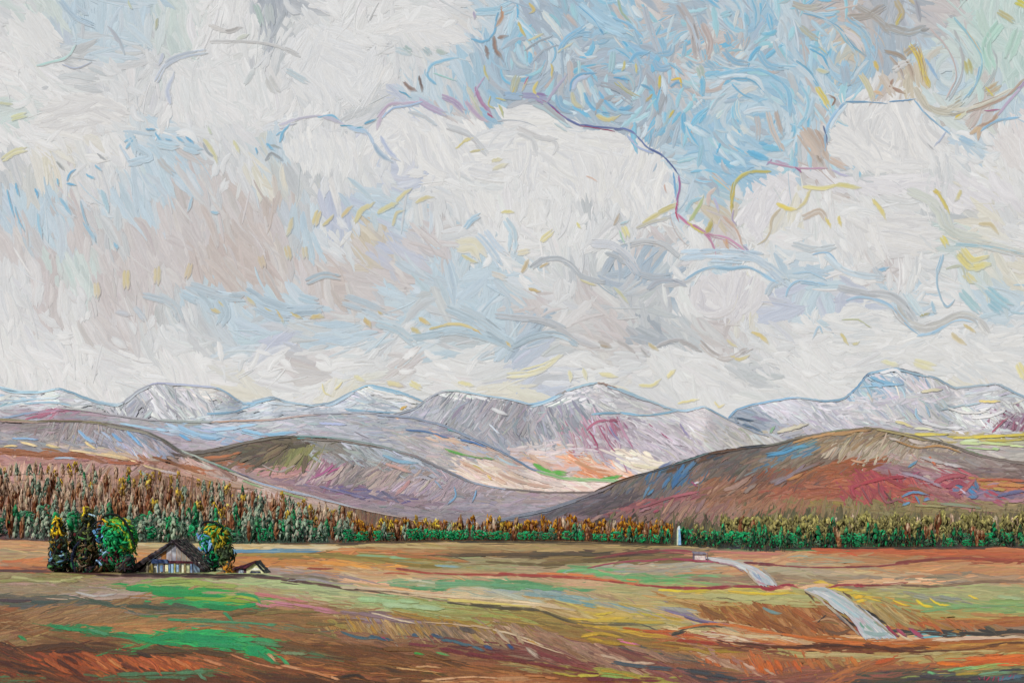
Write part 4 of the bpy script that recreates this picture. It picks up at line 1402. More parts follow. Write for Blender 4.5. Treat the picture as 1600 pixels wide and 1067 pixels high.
GROUNDF = '''
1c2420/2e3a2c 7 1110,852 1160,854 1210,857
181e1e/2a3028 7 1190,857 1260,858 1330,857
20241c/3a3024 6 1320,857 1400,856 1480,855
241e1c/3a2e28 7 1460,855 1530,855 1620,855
2a2620/4c3c28 4 700,846 800,847 900,848 1050,852
34281e/4c3424 4 400,849 520,849 700,846
3c8c5c 3 1130,856 1160,858 1200,860
4c9c60/2e6c48 3 1220,858 1270,860 1330,860
3a2428/5c3434 4 0,842 40,843 80,845
402a2e/5c3a3c 5 -300,894 -100,892 0,893 60,892 120,896 180,899
34242a/4c3034 5 150,898 220,900 300,900 380,901
3c2830/5c4040 5 340,900 400,901 440,904 490,913
6c4438/3c2a2c 4 400,902 450,906 500,914 560,924
2c2424 4 190,897 300,898 420,900
70685c/888070 4 440,898 480,900 530,908
a09cac/8c8890 4 450,908 490,906 520,912
4c3430/6c5048 4 530,918 580,924 620,932
58483c/a89880 3 560,922 620,926 680,936 730,944
3c3428/5c5440 5 700,942 740,946 790,950 840,952
4c4434 4 820,952 850,956 880,968 900,974
5c5444/7c7048 3 860,958 900,972 950,976 1000,976
4c4c50/6c6c60 3 960,974 1010,978 1030,986
2c3030 4 1050,992 1070,986
383030/54503c 4 1050,990 1090,978 1130,978
c0602c/b45c34 4 975,981 1010,985 1060,986
6c90b0/5c8cb4 4 350,858 380,861 420,862 500,862
88a8bc 3 400,862 450,863
dcd0bc/ccb890 5 430,853 480,856 530,855
c8b484 4 560,852 640,855 700,858
c8a860/8c7c38 4 360,868 420,866 500,867
8c7c38/a08c48 5 480,867 540,872 600,880
7c6c34/94843c 5 500,866 570,872 640,882 690,886
d89c48/c88440 6 500,878 540,882 580,888
e0a050 4 520,880 560,884
8c3c28 3 480,888 520,888
c89870 4 560,896 620,898
8c3834/a84c3c 4 620,888 680,896 740,898 800,898
8c3030/a44038 5 780,897 840,900 900,902
9c3c34/c86440 4 880,901 930,904 980,912
a83c3c/8c2c34 4 950,908 1000,914 1060,920
d07844/dc8450 4 840,896 890,898 930,900
c87048 5 920,904 960,908 1000,913
d88c54 4 980,906 1000,908
5c9c78/84ac84 5 610,914 660,918 720,914
5c9c7c/84b08c 5 680,912 740,912 800,916
4c946c/7cac84 5 780,914 840,917 880,922
3c8c5c 4 640,918 700,920
64b074/78b884 5 870,894 910,892 960,898
68ac74 5 930,896 970,901 1020,904
5ca468 4 970,908 1020,908 1060,906
78a4b0/a4b8b8 4 880,894 900,890
7c98a4/8cacb4 5 820,928 850,932 880,936
6c9cac/7ca4b0 5 870,934 900,940 930,946
a8b8b8/c8c4b0 5 770,922 820,936 850,942
8cb0c0 4 680,884 720,886
8cb490 4 558,868 600,870 640,872
b05c40 3 600,896 640,898
6c2c30/8c4044 4 925,874 980,864 1030,862
7c2c3c/a04c5c 4 1000,862 1050,860 1084,862
502428 3 920,878 960,870 1000,866
9c3c58/b4607c 3 918,888 960,880 1010,876
8c2c48/a04c60 4 1000,878 1050,874 1100,878
9c3c5c/b05c7c 5 1090,877 1130,880 1160,888 1172,894
b46c6c/c48078 4 1110,862 1160,864 1220,866
782838/5c2430 4 1163,879 1190,881 1210,882
742c38/8c4448 3 1200,882 1250,886 1310,887
6c2834/8c3c44 3 1290,887 1350,886 1420,880
6c2c30/904438 4 1400,880 1450,874 1520,872
8c3c30/a8503c 4 1480,872 1550,874 1640,880
c46440/b4583c 5 1270,858 1330,860 1400,860
cc6c40/a85434 5 1380,862 1460,866 1540,864
b85c38 5 1500,862 1560,866 1640,866
c87850 5 1540,858 1600,860
3c3c44/2c2c34 4 1185,852 1210,854 1230,852
8c2838/a03c48 5 1040,918 1090,919 1140,918
942c40/a43c4c 5 1110,918 1160,916 1200,918 1220,919
8c2434/a43848 6 1186,916 1200,920 1218,918
942c40 4 1210,918 1236,914 1246,918
942c3c/8c3440 5 1292,920 1310,915 1350,915
8c3438/743434 4 1340,915 1380,914 1420,910
5c3c38/a0886c 4 1410,914 1460,916 1520,910 1600,908
e2bc9c/d8a884 4 1310,912 1360,908 1420,908
e4cbb0 4 1380,910 1440,910
dcc834/c8b440 4 1030,922 1070,924 1110,922
d8bc3c/c8a84c 4 1140,924 1180,928 1240,926
e0cc30 3 1172,926 1210,927
e0c838/c4b050 4 1296,919 1330,922
c8bc58 4 1320,926 1360,928
c0bc8c/b4b480 8 1100,932 1150,934 1200,936
bcb888/a8a874 7 1180,938 1230,942 1270,944
b0a878 6 1060,932 1110,936 
5c4c30 2 1120,934 1150,938
5c4c30 2 1180,940 1200,938
4c3c28 3 1258,924 1272,938
d4a834/f0c840 5 1336,934 1348,932
e8c440 5 1340,940 1352,938
5c4430 5 1318,926 1330,934
f0cc30/c8b040 3 1396,938 1408,944 1420,946
f0d034 4 1432,938 1444,946 1456,948
ecd034 3 1452,934 1466,944 1486,946
e8cc44 3 1514,930 1528,936
848c88/a0a49c 5 1430,930 1450,934 1480,940
8c9490 5 1470,932 1500,936
74a474/90b080 5 1480,948 1540,946 1600,944
78ac78 5 1440,956 1500,950
8ca884 6 1394,946 1410,956
b0c49c/94ac8c 5 1560,932 1600,936
74502c/8c5c34 8 1096,948 1112,958 1130,966
8a5028/a4703c 8 1150,960 1170,970 1190,980
7c4824/9c6434 9 1180,958 1210,976 1236,986
8c5830/b07c4c 8 1210,950 1240,966 1260,978
94542c/b46c3c 9 1240,952 1262,966 1284,980
8c4c28 7 1255,970 1275,984
6890a0/84a0a4 6 1194,950 1204,956 1220,958
9c7454/c49c7c 6 1270,972 1300,968 1320,980
3c2c28 3 1290,962 1276,974
302824 4 1312,962 1322,968 1330,980
2c2422 4 1322,970 1338,978
5c4438/7c5c48 5 1290,985 1310,990 1328,984
983848/b05464 4 1338,980 1350,996
b8a47c/a48c5c 5 1360,946 1376,962 1400,980
c0ac80/8c7c50 5 1370,942 1390,958 1412,974 1440,982
a89464/c8b48c 5 1385,950 1400,964 1424,978
b4a070/7c6c44 5 1378,940 1410,956 1440,972
1c1a1a/34302c 5 1352,954 1362,960 1374,968
2a2826 4 1370,966 1384,974
1e1c1c 3 1310,930 1320,938
302820 5 1322,936 1332,942
94304c/b04c64 5 1386,978 1392,986 1402,994
a83c5c/b8607c 6 1402,984 1414,994
983454/b8688c 6 1422,982 1432,990 1442,996
d0b83c 4 1384,984 1390,994
d8c8b0 4 1404,990 1424,1000
60b0cc/7cbcd0 3 1440,996 1470,994 1500,993
282628/44403e 5 1452,990 1480,994 1510,992
2c2828/504844 5 1500,990 1540,992 1570,988
302c2c 5 1530,984 1560,988 1580,984
3c3834/6c6458 7 1540,980 1556,990
34302e 4 1560,990 1610,990
dccabc/d4b8a8 4 1450,1000 1520,999 1600,995
b46438/9c5430 5 1440,972 1460,978 1472,988
a85c34/c07848 6 1480,968 1500,982
b46c44 5 1500,972 1520,984
9c5c38/a87048 5 1530,976 1570,972 1610,970
b88454 5 1520,960 1570,962
6c5c84/8c84a4 4 1040,954 1070,962 1110,972 1140,976
5c5078 3 1070,964 1110,974
c06830/d07838 5 1060,982 1100,976 1150,978 1200,988
cc7438/b05c2c 5 1170,984 1230,992 1290,1000 1350,1004
c8743c/a86030 6 1260,998 1330,1006 1400,1004 1460,1000
b8703c/8c4c28 5 1400,1004 1480,1004 1600,1000
e4d4b4/d0b48c 5 1120,984 1160,992 1200,996
e0ccb8 4 1100,990 1140,994 1170,1002
dcc8a4 4 1180,994 1240,998
4c2818/6c3c20 5 1150,1004 1210,1010 1270,1012
3c2014/5c3420 5 1240,1012 1310,1008 1360,1012
4c281a/6c3c24 6 1350,1006 1400,1016 1450,1020
3c2418/7c4c2c 4 1440,1018 1500,1016 1560,1008
3c2418/6c4428 3 1540,1010 1580,1004 1610,1004
a84430/8c3424 5 1060,1000 1100,1004 1120,1006
9c7c34/b09438 5 1062,1012 1090,1016 1110,1022
c8b890/b4a074 5 1260,1024 1310,1022 1350,1024
c4b48c/a8a06c 5 1330,1022 1400,1026 1470,1020
b8a878 4 1440,1022 1500,1018 1560,1018
cc6424/d87030 6 1186,1040 1192,1050
d46c2c 7 1200,1034 1208,1050
b8602c/d46c34 7 1212,1032 1222,1046
c86430/b85c34 6 1240,1034 1250,1048
c07040 6 1262,1030 1272,1044
b06838 6 1276,1032 1288,1046
8c7c50/a88c5c 7 1290,1030 1302,1044
a07848 6 1310,1030 1318,1040
c87c3c/b86c3c 7 1330,1028 1340,1040
c05c30/b85c34 7 1370,1036 1400,1026
e07828/ec8430 6 1466,1036 1490,1038 1510,1040
d8682c/cc6030 6 1490,1040 1540,1034 1600,1030
e07838/cc6c34 5 1510,1028 1560,1028 1600,1024
e06430 5 1560,1038 1600,1036
8cc88c/7cc498 3 1482,1048 1500,1044 1530,1042
a8c070/98b468 4 1520,1044 1560,1038 1590,1038
74c08c 4 1450,1050 1460,1052
b09c44/a88c3c 4 1494,1054 1530,1052
34303a/4c444c 5 1440,1056 1480,1060 1540,1058
30343c/4c5460 7 1076,1048 1100,1052 1150,1060
5c8098/44607c 5 1560,1062 1600,1056
3c3c44 4 1560,1050 1600,1046
78a88c 3 1530,1054 1580,1050
a8305c 2 1528,1058 1532,1062
b03460 2 1538,1057 1538,1063
b83458 2 1546,1058 1541,1063
b43460 2 1554,1057 1551,1064
a83058 2 1560,1058 1560,1065
b8345c 2 1568,1057 1565,1064
a83060 2 1580,1055 1576,1058
b83460 2 1584,1056 1582,1060
1c8a4c/3c9454 6 200,920 250,922 300,928
148a52/2c9450 7 240,926 300,930 350,932
8ca43c/6ca844 6 290,934 340,936 390,940
98a43c/a4a84c 5 330,938 370,932 405,938
188c54/249058 7 320,946 360,950 400,944
24905a 5 370,928 400,934 408,944
248a60/3c9068 5 350,958 356,962 362,968
8cb454/a4b068 5 240,912 280,908 330,912
9cac5c 6 300,912 340,914 370,916
34946c/5c8c6c 4 262,968 310,970 360,972
489470 4 330,972 380,974 430,978
0c8656/1e8c58 7 210,994 250,1004 280,1008
108a58/2a9460 10 240,1000 270,994 300,1000
0c8858/1e9060 11 290,994 330,998 370,1000
148a5a/389468 9 310,1006 350,1008 380,1012
148c5c/249460 14 388,1016 400,1018 410,1016
1e905e/4c9068 8 405,1020 420,1030 432,1036
3ca068 5 440,1028 452,1040
349c64 7 370,1000 410,1000 430,1004
4c8c64 5 400,1004 440,1010
c8a480 5 420,1022 430,1034
147c50/2c8458 5 80,980 110,984 140,984
309060 6 90,978 130,984
4c9470 5 140,984 170,992
2e8c58 5 30,994 40,1000
4a5c50/3c4c44 6 140,938 165,944 182,948
3c4c40 6 200,948 230,948 255,952
4c5c4c/3c4c3c 6 272,944 290,948 310,952
3c4c4c 5 50,940 88,940
40303c 4 0,938 50,938
442c1e/5c3c28 7 58,1014 90,1008 130,1008
3c2820/5c3c28 6 130,1012 150,1018
5a4e30/3c3020 6 242,1010 260,1016 290,1018
5c4830/44301e 6 305,1018 330,1022 352,1026
4c3020/6c4830 6 170,1018 210,1022
2c2420/4c3428 6 215,1020 235,1026
4c7c5c/5c8c6c 6 190,1054 240,1052 320,1050
486c54/5c8468 6 230,1058 290,1060
5c9074 5 310,1052 322,1062
a85830/c07440 6 70,1030 90,1042 110,1052
b8683c/8c4424 7 130,1020 160,1034 180,1050
c47848 6 150,1030 170,1046
c88854/a86438 5 170,1030 190,1044
a8502c/c46c44 7 220,1028 240,1038 250,1052
c88458/b46438 5 270,1030 300,1046
c0805c 5 320,1030 350,1040
d0906c/b87850 4 360,1022 400,1036 440,1044
d8a480/b07048 4 440,1040 490,1050 530,1062
3c1c14/5c2c1c 6 90,1032 110,1044 128,1056
4c2418/3c1c14 6 100,1026 120,1036
441f16 5 0,1034 20,1040
2c241e 5 30,1048 60,1052
5c2c1c 6 190,1038 220,1050
c87c7c/b87880 5 400,928 440,934 480,940
b4748c/c488a0 5 430,940 470,946 520,954
c08090 4 400,944 430,948
a8747c 5 490,950 530,958
c8c8d0/b0b0b8 4 120,926 150,932 180,928
8c8c58 5 0,908 60,906 120,908
b4b484 4 20,902 80,908 130,902
6c5c30/8c7c4c 5 400,960 440,956 500,956
5c4c2c 4 360,962 400,958
6c5c34 4 480,974 540,974
8c8048/a49450 8 516,970 540,980
5c5434/7c6c44 5 460,984 533,1000
7a9070 5 440,1020 480,1022
7c6470/94808c 5 533,956 580,962 620,970
d8c8b4 3 580,958 620,968 650,974
d0b8a0/b89c80 3 660,972 720,976 770,984
e0ccb4 3 770,984 810,994 850,1010
d4bca4 3 810,998 850,1012 880,1022
a87c38/c09c4c 4 546,970 558,986
b08434 4 580,978 588,990
a88c4c/c8b078 5 620,978 632,992
a8803c 5 650,980 662,994
b0945c/948458 6 740,992 756,1006
4c4448/5c5450 7 720,982 740,988
c4b4a4/a89484 6 776,984 796,1004
a89480/c0a890 6 800,984 816,1004
c0b0a8/98887c 7 824,1014 840,1026
b48c44 4 826,1000 840,1008
3c5c74/4c6c7c 5 533,988 560,996 590,996
345470/4c6080 5 580,994 612,1000
3c5878 5 644,992 652,994
344c70 5 676,992 690,996
3c5c78/4c7480 5 690,1000 710,1002 730,1010
44687c 4 710,1004 740,1010 756,1016
304c7c 5 758,1010 768,1014
304c80 5 794,1008 802,1014
9c3c60 3 596,996 604,1000
38a044 5 648,1020 660,1022
5c9c5c 4 682,1020 700,1024
5c242c/742c34 6 690,1014 740,1024 790,1030
602428/7c3c3c 6 770,1028 820,1034 870,1040
5c2428/6c3034 6 840,1036 890,1046 940,1054
702c34/8c4c4c 6 840,1020 880,1034 930,1048
74303c 5 640,1006 680,1010
6c2c34 5 920,1062 960,1062 1030,1064
a8a044/c0b048 5 866,1050 900,1056 940,1054
94a85c/7ca85c 4 940,1056 990,1060
a88c34/c0983c 5 940,1048 980,1054 1000,1060
c8a434/b09034 5 910,994 940,990 970,996
b8942c/94782c 6 920,998 950,1004 1000,1010
d870a0/c890a0 5 966,1000 980,1004 998,1008
e09850 3 980,1002 988,1006
c8a83c/d8bc4c 4 890,966 930,968 980,966
d0b048/b8a850 4 920,972 980,972 1040,974
d8c048 3 930,960 960,956
e0d0b8/d4c0a4 5 640,926 700,932 760,936
dccab0/c8b090 4 720,934 790,938 850,944
d8c4a8 4 800,944 850,946 900,954
ccbc74/dccc78 4 700,938 760,942 830,948
c8b8a8/d8c8b0 4 533,918 580,920 640,926
a4c49c/94b88c 8 560,936 600,938 650,942
a8c4a0 7 600,944 650,948 690,952
4a3a28/6c5438 4 720,868 780,866 850,867
40382c/5c5040 4 830,868 880,866 930,868
5c4c30/6c5c38 4 760,878 830,882 880,882
54442c/7c6838 4 850,882 920,876 980,872
a86c3c 4 620,868 680,872 730,878
3c4c5c/4c5c6c 4 960,1034 1000,1040 1050,1044
b8a090/c8b0a0 5 940,1024 980,1034 1020,1036
8c6c60/a88474 7 980,1010 1020,1020 1050,1036
2c2018 5 533,1058 560,1056 572,1062
c8a47c/b08454 3 620,1044 660,1048 690,1052
d0a88c/b88458 4 680,1062 740,1058 800,1062
c89c74 3 650,1042 690,1044
6c4424/8c6034 8 560,1030 600,1034 640,1038
5c3c20/7c5830 7 600,1014 660,1018 700,1030
bc7c4c 4 820,1056 870,1060
'''
NAME2 = dict(ML=7, MC=5, MR=6, FH=4, HM=3, HL=1, HR=2)
def spline(pts, n):
    P = np.array(pts, float)
    if len(P) == 2:
        m = (P[0]+P[1])/2; d = P[1]-P[0]; P = np.array([P[0], m+np.array([-d[1], d[0]])*rng.uniform(-.05, .05), P[1]])
    t = np.r_[0, np.cumsum(np.hypot(*np.diff(P, axis=0).T))]; u = np.linspace(0, t[-1], n+1)
    m = np.gradient(P, t, axis=0)
    i = np.clip(np.searchsorted(t, u, side='right')-1, 0, len(P)-2); h = (t[i+1]-t[i]); s = ((u-t[i])/h)[:, None]; h = h[:, None]
    return (2*s**3-3*s**2+1)*P[i]+(s**3-2*s**2+s)*h*m[i]+(-2*s**3+3*s**2)*P[i+1]+(s**3-s**2)*h*m[i+1], t[-1]
def features(txt, li=None, o0=1.7, o1=2.2, over=0., sg='land'):
    rows = [l.split() for l in txt.strip().split('\n')]
    groups = {}
    for i, v in enumerate(rows):
        cs = v[0].split('/'); cA = hexc(cs[0], *SATG[sg]); cB = hexc(cs[-1], *SATG[sg]) if len(cs) > 1 else cA*.9+.05
        w = float(v[1]); pts = [tuple(map(float, p.split(','))) for p in v[2:]]
        if li is None:
            mid = pts[len(pts)//2]; q = int(layer_of(np.array([mid[0]]), np.array([mid[1]]))[0])
        else: q = li
        if q == 8 and o0 < 2.1:
            lc = local_colour(8, np.array([pts[len(pts)//2][0]]), np.array([pts[len(pts)//2][1]]))[0]; cA = cA*.72+lc*.28; cB = cB*.7+lc*.3
        n = 6 if np.hypot(pts[0][0]-pts[-1][0], pts[0][1]-pts[-1][1]) < 30 else 14
        P, L = spline(pts, n)
        # a wide mark is laid with several brush passes side by side
        k = 1 if w < 9 else 2
        for j in range(k):
            o = (j-(k-1)/2)*w/k
            T = np.gradient(P, axis=0); T /= np.linalg.norm(T, axis=1, keepdims=True)+1e-6
            Pj = P+np.stack([-T[:, 1], T[:, 0]], 1)*o+rng.normal(0, .25, P.shape)
            ww = w/k*1.25 if k > 1 else w*1.05; oo = o0+(o1-o0)*i/len(rows)
            if L < 46: groups.setdefault((q, n), []).append((Pj, ww, cA, cB, oo)); continue
            c0 = 0.; idx = np.linspace(0, 1, len(Pj))
            while c0 < .97:
                c1 = min(1, c0+rng.uniform(24, 58)/L)
                if c1 > .93: c1 = 1
                tt = np.linspace(max(0, c0-.02), c1, 9); Ps = np.stack([np.interp(tt, idx, Pj[:, d]) for d in (0, 1)], 1)+rng.normal(0, .10*min(ww, 5), (1, 2))
                mixc = rng.uniform(0, .35); jit = 1+rng.normal(0, .05)
                groups.setdefault((q, 8), []).append((Ps, ww*rng.uniform(.6, 1.15), (cA*(1-mixc)+cB*mixc)*jit, cB, oo))
                if rng.random() < .5: groups.setdefault((q, 8), []).append((Ps+rng.normal(0, .45*ww, (1, 2)), ww*rng.uniform(.25, .5), cB, cA*.6+cB*.4, oo+.02))
                c0 = c1-.01 if rng.random() < .85 else c1+.03
    for (q, n), g in groups.items():
        P = np.stack([x[0] for x in g]); w = np.array([x[1] for x in g]); A = np.stack([x[2] for x in g]); Bc = np.stack([x[3] for x in g]); o = np.array([x[4] for x in g])
        ribbons(q, P, w, A, Bc, o, rng, over=over, load=.5, edge=.85 if q == 8 else .5, A=6)
def ridge_marks():
    for ln in RIDGE.strip().split('\n'):
        k, x0, x1, c, w, d = ln.split(); q = NAME2[k]; L = LAYERS[q]; x0 = float(x0); x1 = float(x1); w = float(w)
        n = 12; xs = np.linspace(x0, x1, n+1); P = np.stack([xs, L.top(xs)+float(d)+rng.normal(0, .3, n+1)+.6], 1)[None]
        cA = hexc(c, .85, .97); lc = local_colour(q, xs[6:7], P[0, 6:7, 1]+4)[0]; cA = cA*.78+lc*.22; cB = cA*.6+np.array([.78, .79, .80])*.4
        ribbons(q, P, np.array([w*.85]), cA[None], cB[None], np.array([1.9+rng.random()*.2]), rng, over=1.6, load=.6, edge=.7, A=6)

# the big white clouds: paint laid inside their outlines
CLOUDS = [('''440,218 470,204 540,206 570,214 600,190 625,170 660,164 690,182 730,188 770,186 800,172 835,166 860,172 890,196 930,206 975,208 1002,226 1036,250 1052,276 1050,330 1000,330 940,300 860,300 780,270 700,290 620,250 540,260 470,240''', 'e8e7e5 e3e2e1 edece9 dddee0', 500),
          ('''780,170 860,175 900,200 975,210 1002,228 1040,254 1052,280 1050,345 1010,350 960,320 880,300 800,260''', 'ebeae8 e6e5e4 e9e8e4 e2e2e2', 260),
          ('''1302,205 1322,168 1350,163 1430,162 1456,190 1476,210 1466,240 1440,262 1380,268 1320,258 1296,235''', 'e9e8e6 e4e3e2 eceae7 dcdcdc', 260),
          ('''1584,186 1610,170 1700,160 1700,270 1560,262 1548,220''', 'e9e7e6 e6e2e0 e4e0de e2dcdc', 120),
          ('''1150,345 1160,300 1180,285 1215,262 1290,270 1420,275 1600,275 1600,330 1480,330 1420,300 1340,300 1260,300 1230,318 1210,340 1180,372''', 'e6e4e6 e2e0e2 eae8e8 dfdde0', 260),
          ('''1300,350 1420,330 1460,360 1480,380 1420,400 1330,395''', 'e6e5e4 e2e1e0 dddcdc e8e6e2', 130),
          ('''1290,480 1330,474 1390,486 1420,520 1460,530 1520,512 1600,520 1600,600 1480,590 1400,560 1300,540''', 'e4e4e3 e2e2e0 e8e8e6 dcdfe0', 260),
          ('''1080,450 1110,428 1150,428 1190,440 1200,470 1160,500 1090,490''', 'dedbdc e0dee0 d6d4d8 e4e2e2', 120),
          ('''720,306 770,300 780,330 750,338 724,328''', 'eae9e6 e6e5e3', 30), ('''800,316 850,318 862,345 840,360 806,340''', 'eae9e6 e6e5e3', 36),
          ('''255,110 290,96 360,92 400,110 430,150 410,185 350,200 280,175''', 'e6e6e5 e2e4e4 dfe1e0 e9e8e7', 200),
          ('''440,220 520,214 560,230 570,270 500,270 440,250''', 'e4e5e5 e0e2e3 e8e8e6', 90),
          ('''20,20 80,30 90,80 50,90 20,70''', 'e6e6e4 e2e3e2', 50), ('''100,150 190,140 200,170 150,220 100,205 40,190''', 'e8e7e4 e2e1df dcdbda', 90),
          ('''600,40 700,30 725,60 660,75 605,65''', 'e8e7e5 e4e4e4', 70), ('''440,60 530,40 590,90 600,150 520,170 450,140''', 'e6e6e5 e2e3e4', 140)]
def blue_dabs():
    r = rng; n = 620; px = r.uniform(790, 1345, n); py = r.uniform(-40, 315, n); k = np.ones(n, bool)
    for (ps, cs, m) in CLOUDS: k &= ~inside(px, py, [tuple(map(float, p.split(','))) for p in ps.split()])
    k &= ~((px < 905) & (py > 165)) & ~((px < 1050) & (py > 195+(px-905)*.55)) & ~((px > 1130) & (py > 265))
    px = px[k]; py = py[k]; n = len(px); c = np.array([hexc(h, 1., .96) for h in '80bedc 98cae0 a8d2dc 74b6d8 c8dce6 d4e2ea acb8c4 babec2 c4bab6 98c8d4 b8d6e4 d8dcd8 a4bece b4cad6 ccd8de c0cacf'.split()])
    a, K = sky_ang(px, py); a = a+r.normal(0, .35, n); L = r.uniform(12, 42, n); w = r.uniform(4, 12, n)
    ribbons(8, arcs(px, py, a, L, K*r.uniform(.6, 1.4, n)+r.normal(0, .018, n), 7), w, c[r.integers(0, 16, n)], c[r.integers(0, 16, n)], r.uniform(1.2, 1.65, n), r, edge=.35, A=6, load=.5)
def soft_clouds():
    r = rng; n = 1500; px = r.uniform(-60, 1660, n); py = r.uniform(0, 590, n); pal = sky_col(px, py, r, 12); m = pal.mean(1); k = m.min(1) > .79
    px, py, m = px[k], py[k], m[k]; n = len(px); a, K = sky_ang(px, py); a = a+r.normal(0, .5, n); L = r.uniform(10, 30, n); w = r.uniform(7, 15, n)
    ribbons(8, arcs(px, py, a, L, r.normal(0, .03, n), 6), w, m+.022+r.normal(0, .008, (n, 1)), m+.0, r.uniform(1.2, 1.6, n), r, edge=.7, A=6, load=.4)
def inside(px, py, poly):
    r = np.zeros(px.shape, bool); n = len(poly)
    for i in range(n):
        x1, y1 = poly[i]; x2, y2 = poly[(i+1) % n]
        c = ((y1 > py) != (y2 > py)) & (px < (x2-x1)*(py-y1)/(y2-y1+1e-9)+x1); r ^= c
    return r
def clouds():
    r = rng
    for (ps, cs, n) in CLOUDS:
        poly = [tuple(map(float, p.split(','))) for p in ps.split()]; a = np.array(poly); c = np.array([hexc(h, *SATG['sky']) for h in cs.split()])
        px = r.uniform(a[:, 0].min(), a[:, 0].max(), n*2); py = r.uniform(a[:, 1].min(), a[:, 1].max(), n*2)
        an, K = sky_ang(px, py); L = r.uniform(16, 52, n*2); w = r.uniform(8, 20, n*2)
        e = np.stack([np.cos(an), np.sin(an)], 1)*L[:, None]*.4
        k = inside(px, py, poly) & inside(px+e[:, 0], py+e[:, 1], poly) & inside(px-e[:, 0], py-e[:, 1], poly)
        px, py, an, L, w, K = px[k], py[k], an[k], L[k], w[k], K[k]; m = len(px)
        ribbons(8, arcs(px, py, an, L, r.normal(0, .012, m)+K*.5, 6), w, c[r.integers(0, len(c), m)]*(1+r.normal(0, .006, (m, 1))), c[r.integers(0, len(c), m)], r.uniform(1.2, 1.5, m), r, load=.5, edge=0, A=6)

# ---------------------------------------------------------------- build the setting
MB_SKY = paint_mat('sky_paint', 1.5, amp=.045); 
sn = MB_SKY.node_tree; sp = sn.nodes['Principled BSDF']; src_ = sp.inputs['Base Color'].links[0].from_socket    # the sky itself gives part of its light
hm = sn.nodes.new('ShaderNodeMix'); hm.data_type = 'RGBA'; hm.blend_type = 'MULTIPLY'; hm.inputs[0].default_value = 1; hm.inputs[7].default_value = (.58, .58, .58, 1)
sn.links.new(src_, hm.inputs[6]); sn.links.new(hm.outputs[2], sp.inputs['Base Color']); sn.links.new(src_, sp.inputs['Emission Color']); sp.inputs['Emission Strength'].default_value = .42
MB_FAR = paint_mat('mountain_paint', .7, amp=.05)
MB_HILL = paint_mat('hill_paint', .6); MB_GR = paint_mat('field_paint', .10)
scatter_sky(); clouds(); blue_dabs(); soft_clouds(); features(SKYF, 8, sg='sky'); features(CLOUDEDGE, 8, 2.2, 2.3, sg='sky')
XR = (-500, 2100)
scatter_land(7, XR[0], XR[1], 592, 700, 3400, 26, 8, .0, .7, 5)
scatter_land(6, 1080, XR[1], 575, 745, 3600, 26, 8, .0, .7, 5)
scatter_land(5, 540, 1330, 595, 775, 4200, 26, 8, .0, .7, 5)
scatter_land(4, XR[0], 1050, 636, 775, 3800, 40, 7, .0, .7, 6)
scatter_land(3, XR[0], 1100, 682, 840, 4600, 32, 8, .0, .7, 5)
scatter_land(1, XR[0], 980, 636, 850, 6600, 28, 7, .0, .7, 5)
scatter_land(2, 620, XR[1], 665, 860, 7400, 28, 7.5, .0, .7, 5)
scatter_land(0, XR[0], XR[1], 842, 1120, 4200, 90, 10, .0, .5, 7, .04)
scatter_land(0, XR[0], XR[1], 842, 1120, 7500, 60, 6, .4, .9, 6, .06, .025)
scatter_land(0, XR[0], XR[1], 842, 1120, 6000, 36, 3., .8, 1.2, 5, .08, .04)
scatter_land(0, XR[0], XR[1], 842, 1120, 1500, 44, 1.6, 1.1, 1.3, 6, .08, .05)
for li in (1, 2, 3, 4, 5, 6, 7):
    scatter_land(li, 0, 1600, 580, 856, 7000, 20, 4.2, .7, 1.1, 5, .16, .03)
    scatter_land(li, 0, 1600, 580, 856, 1300, 20, 1.8, 1.0, 1.25, 5, .2, .05)
features(LANDF, None, sg='soft'); ridge_marks(); features(GROUNDF, 0, 1.4, 2.0)

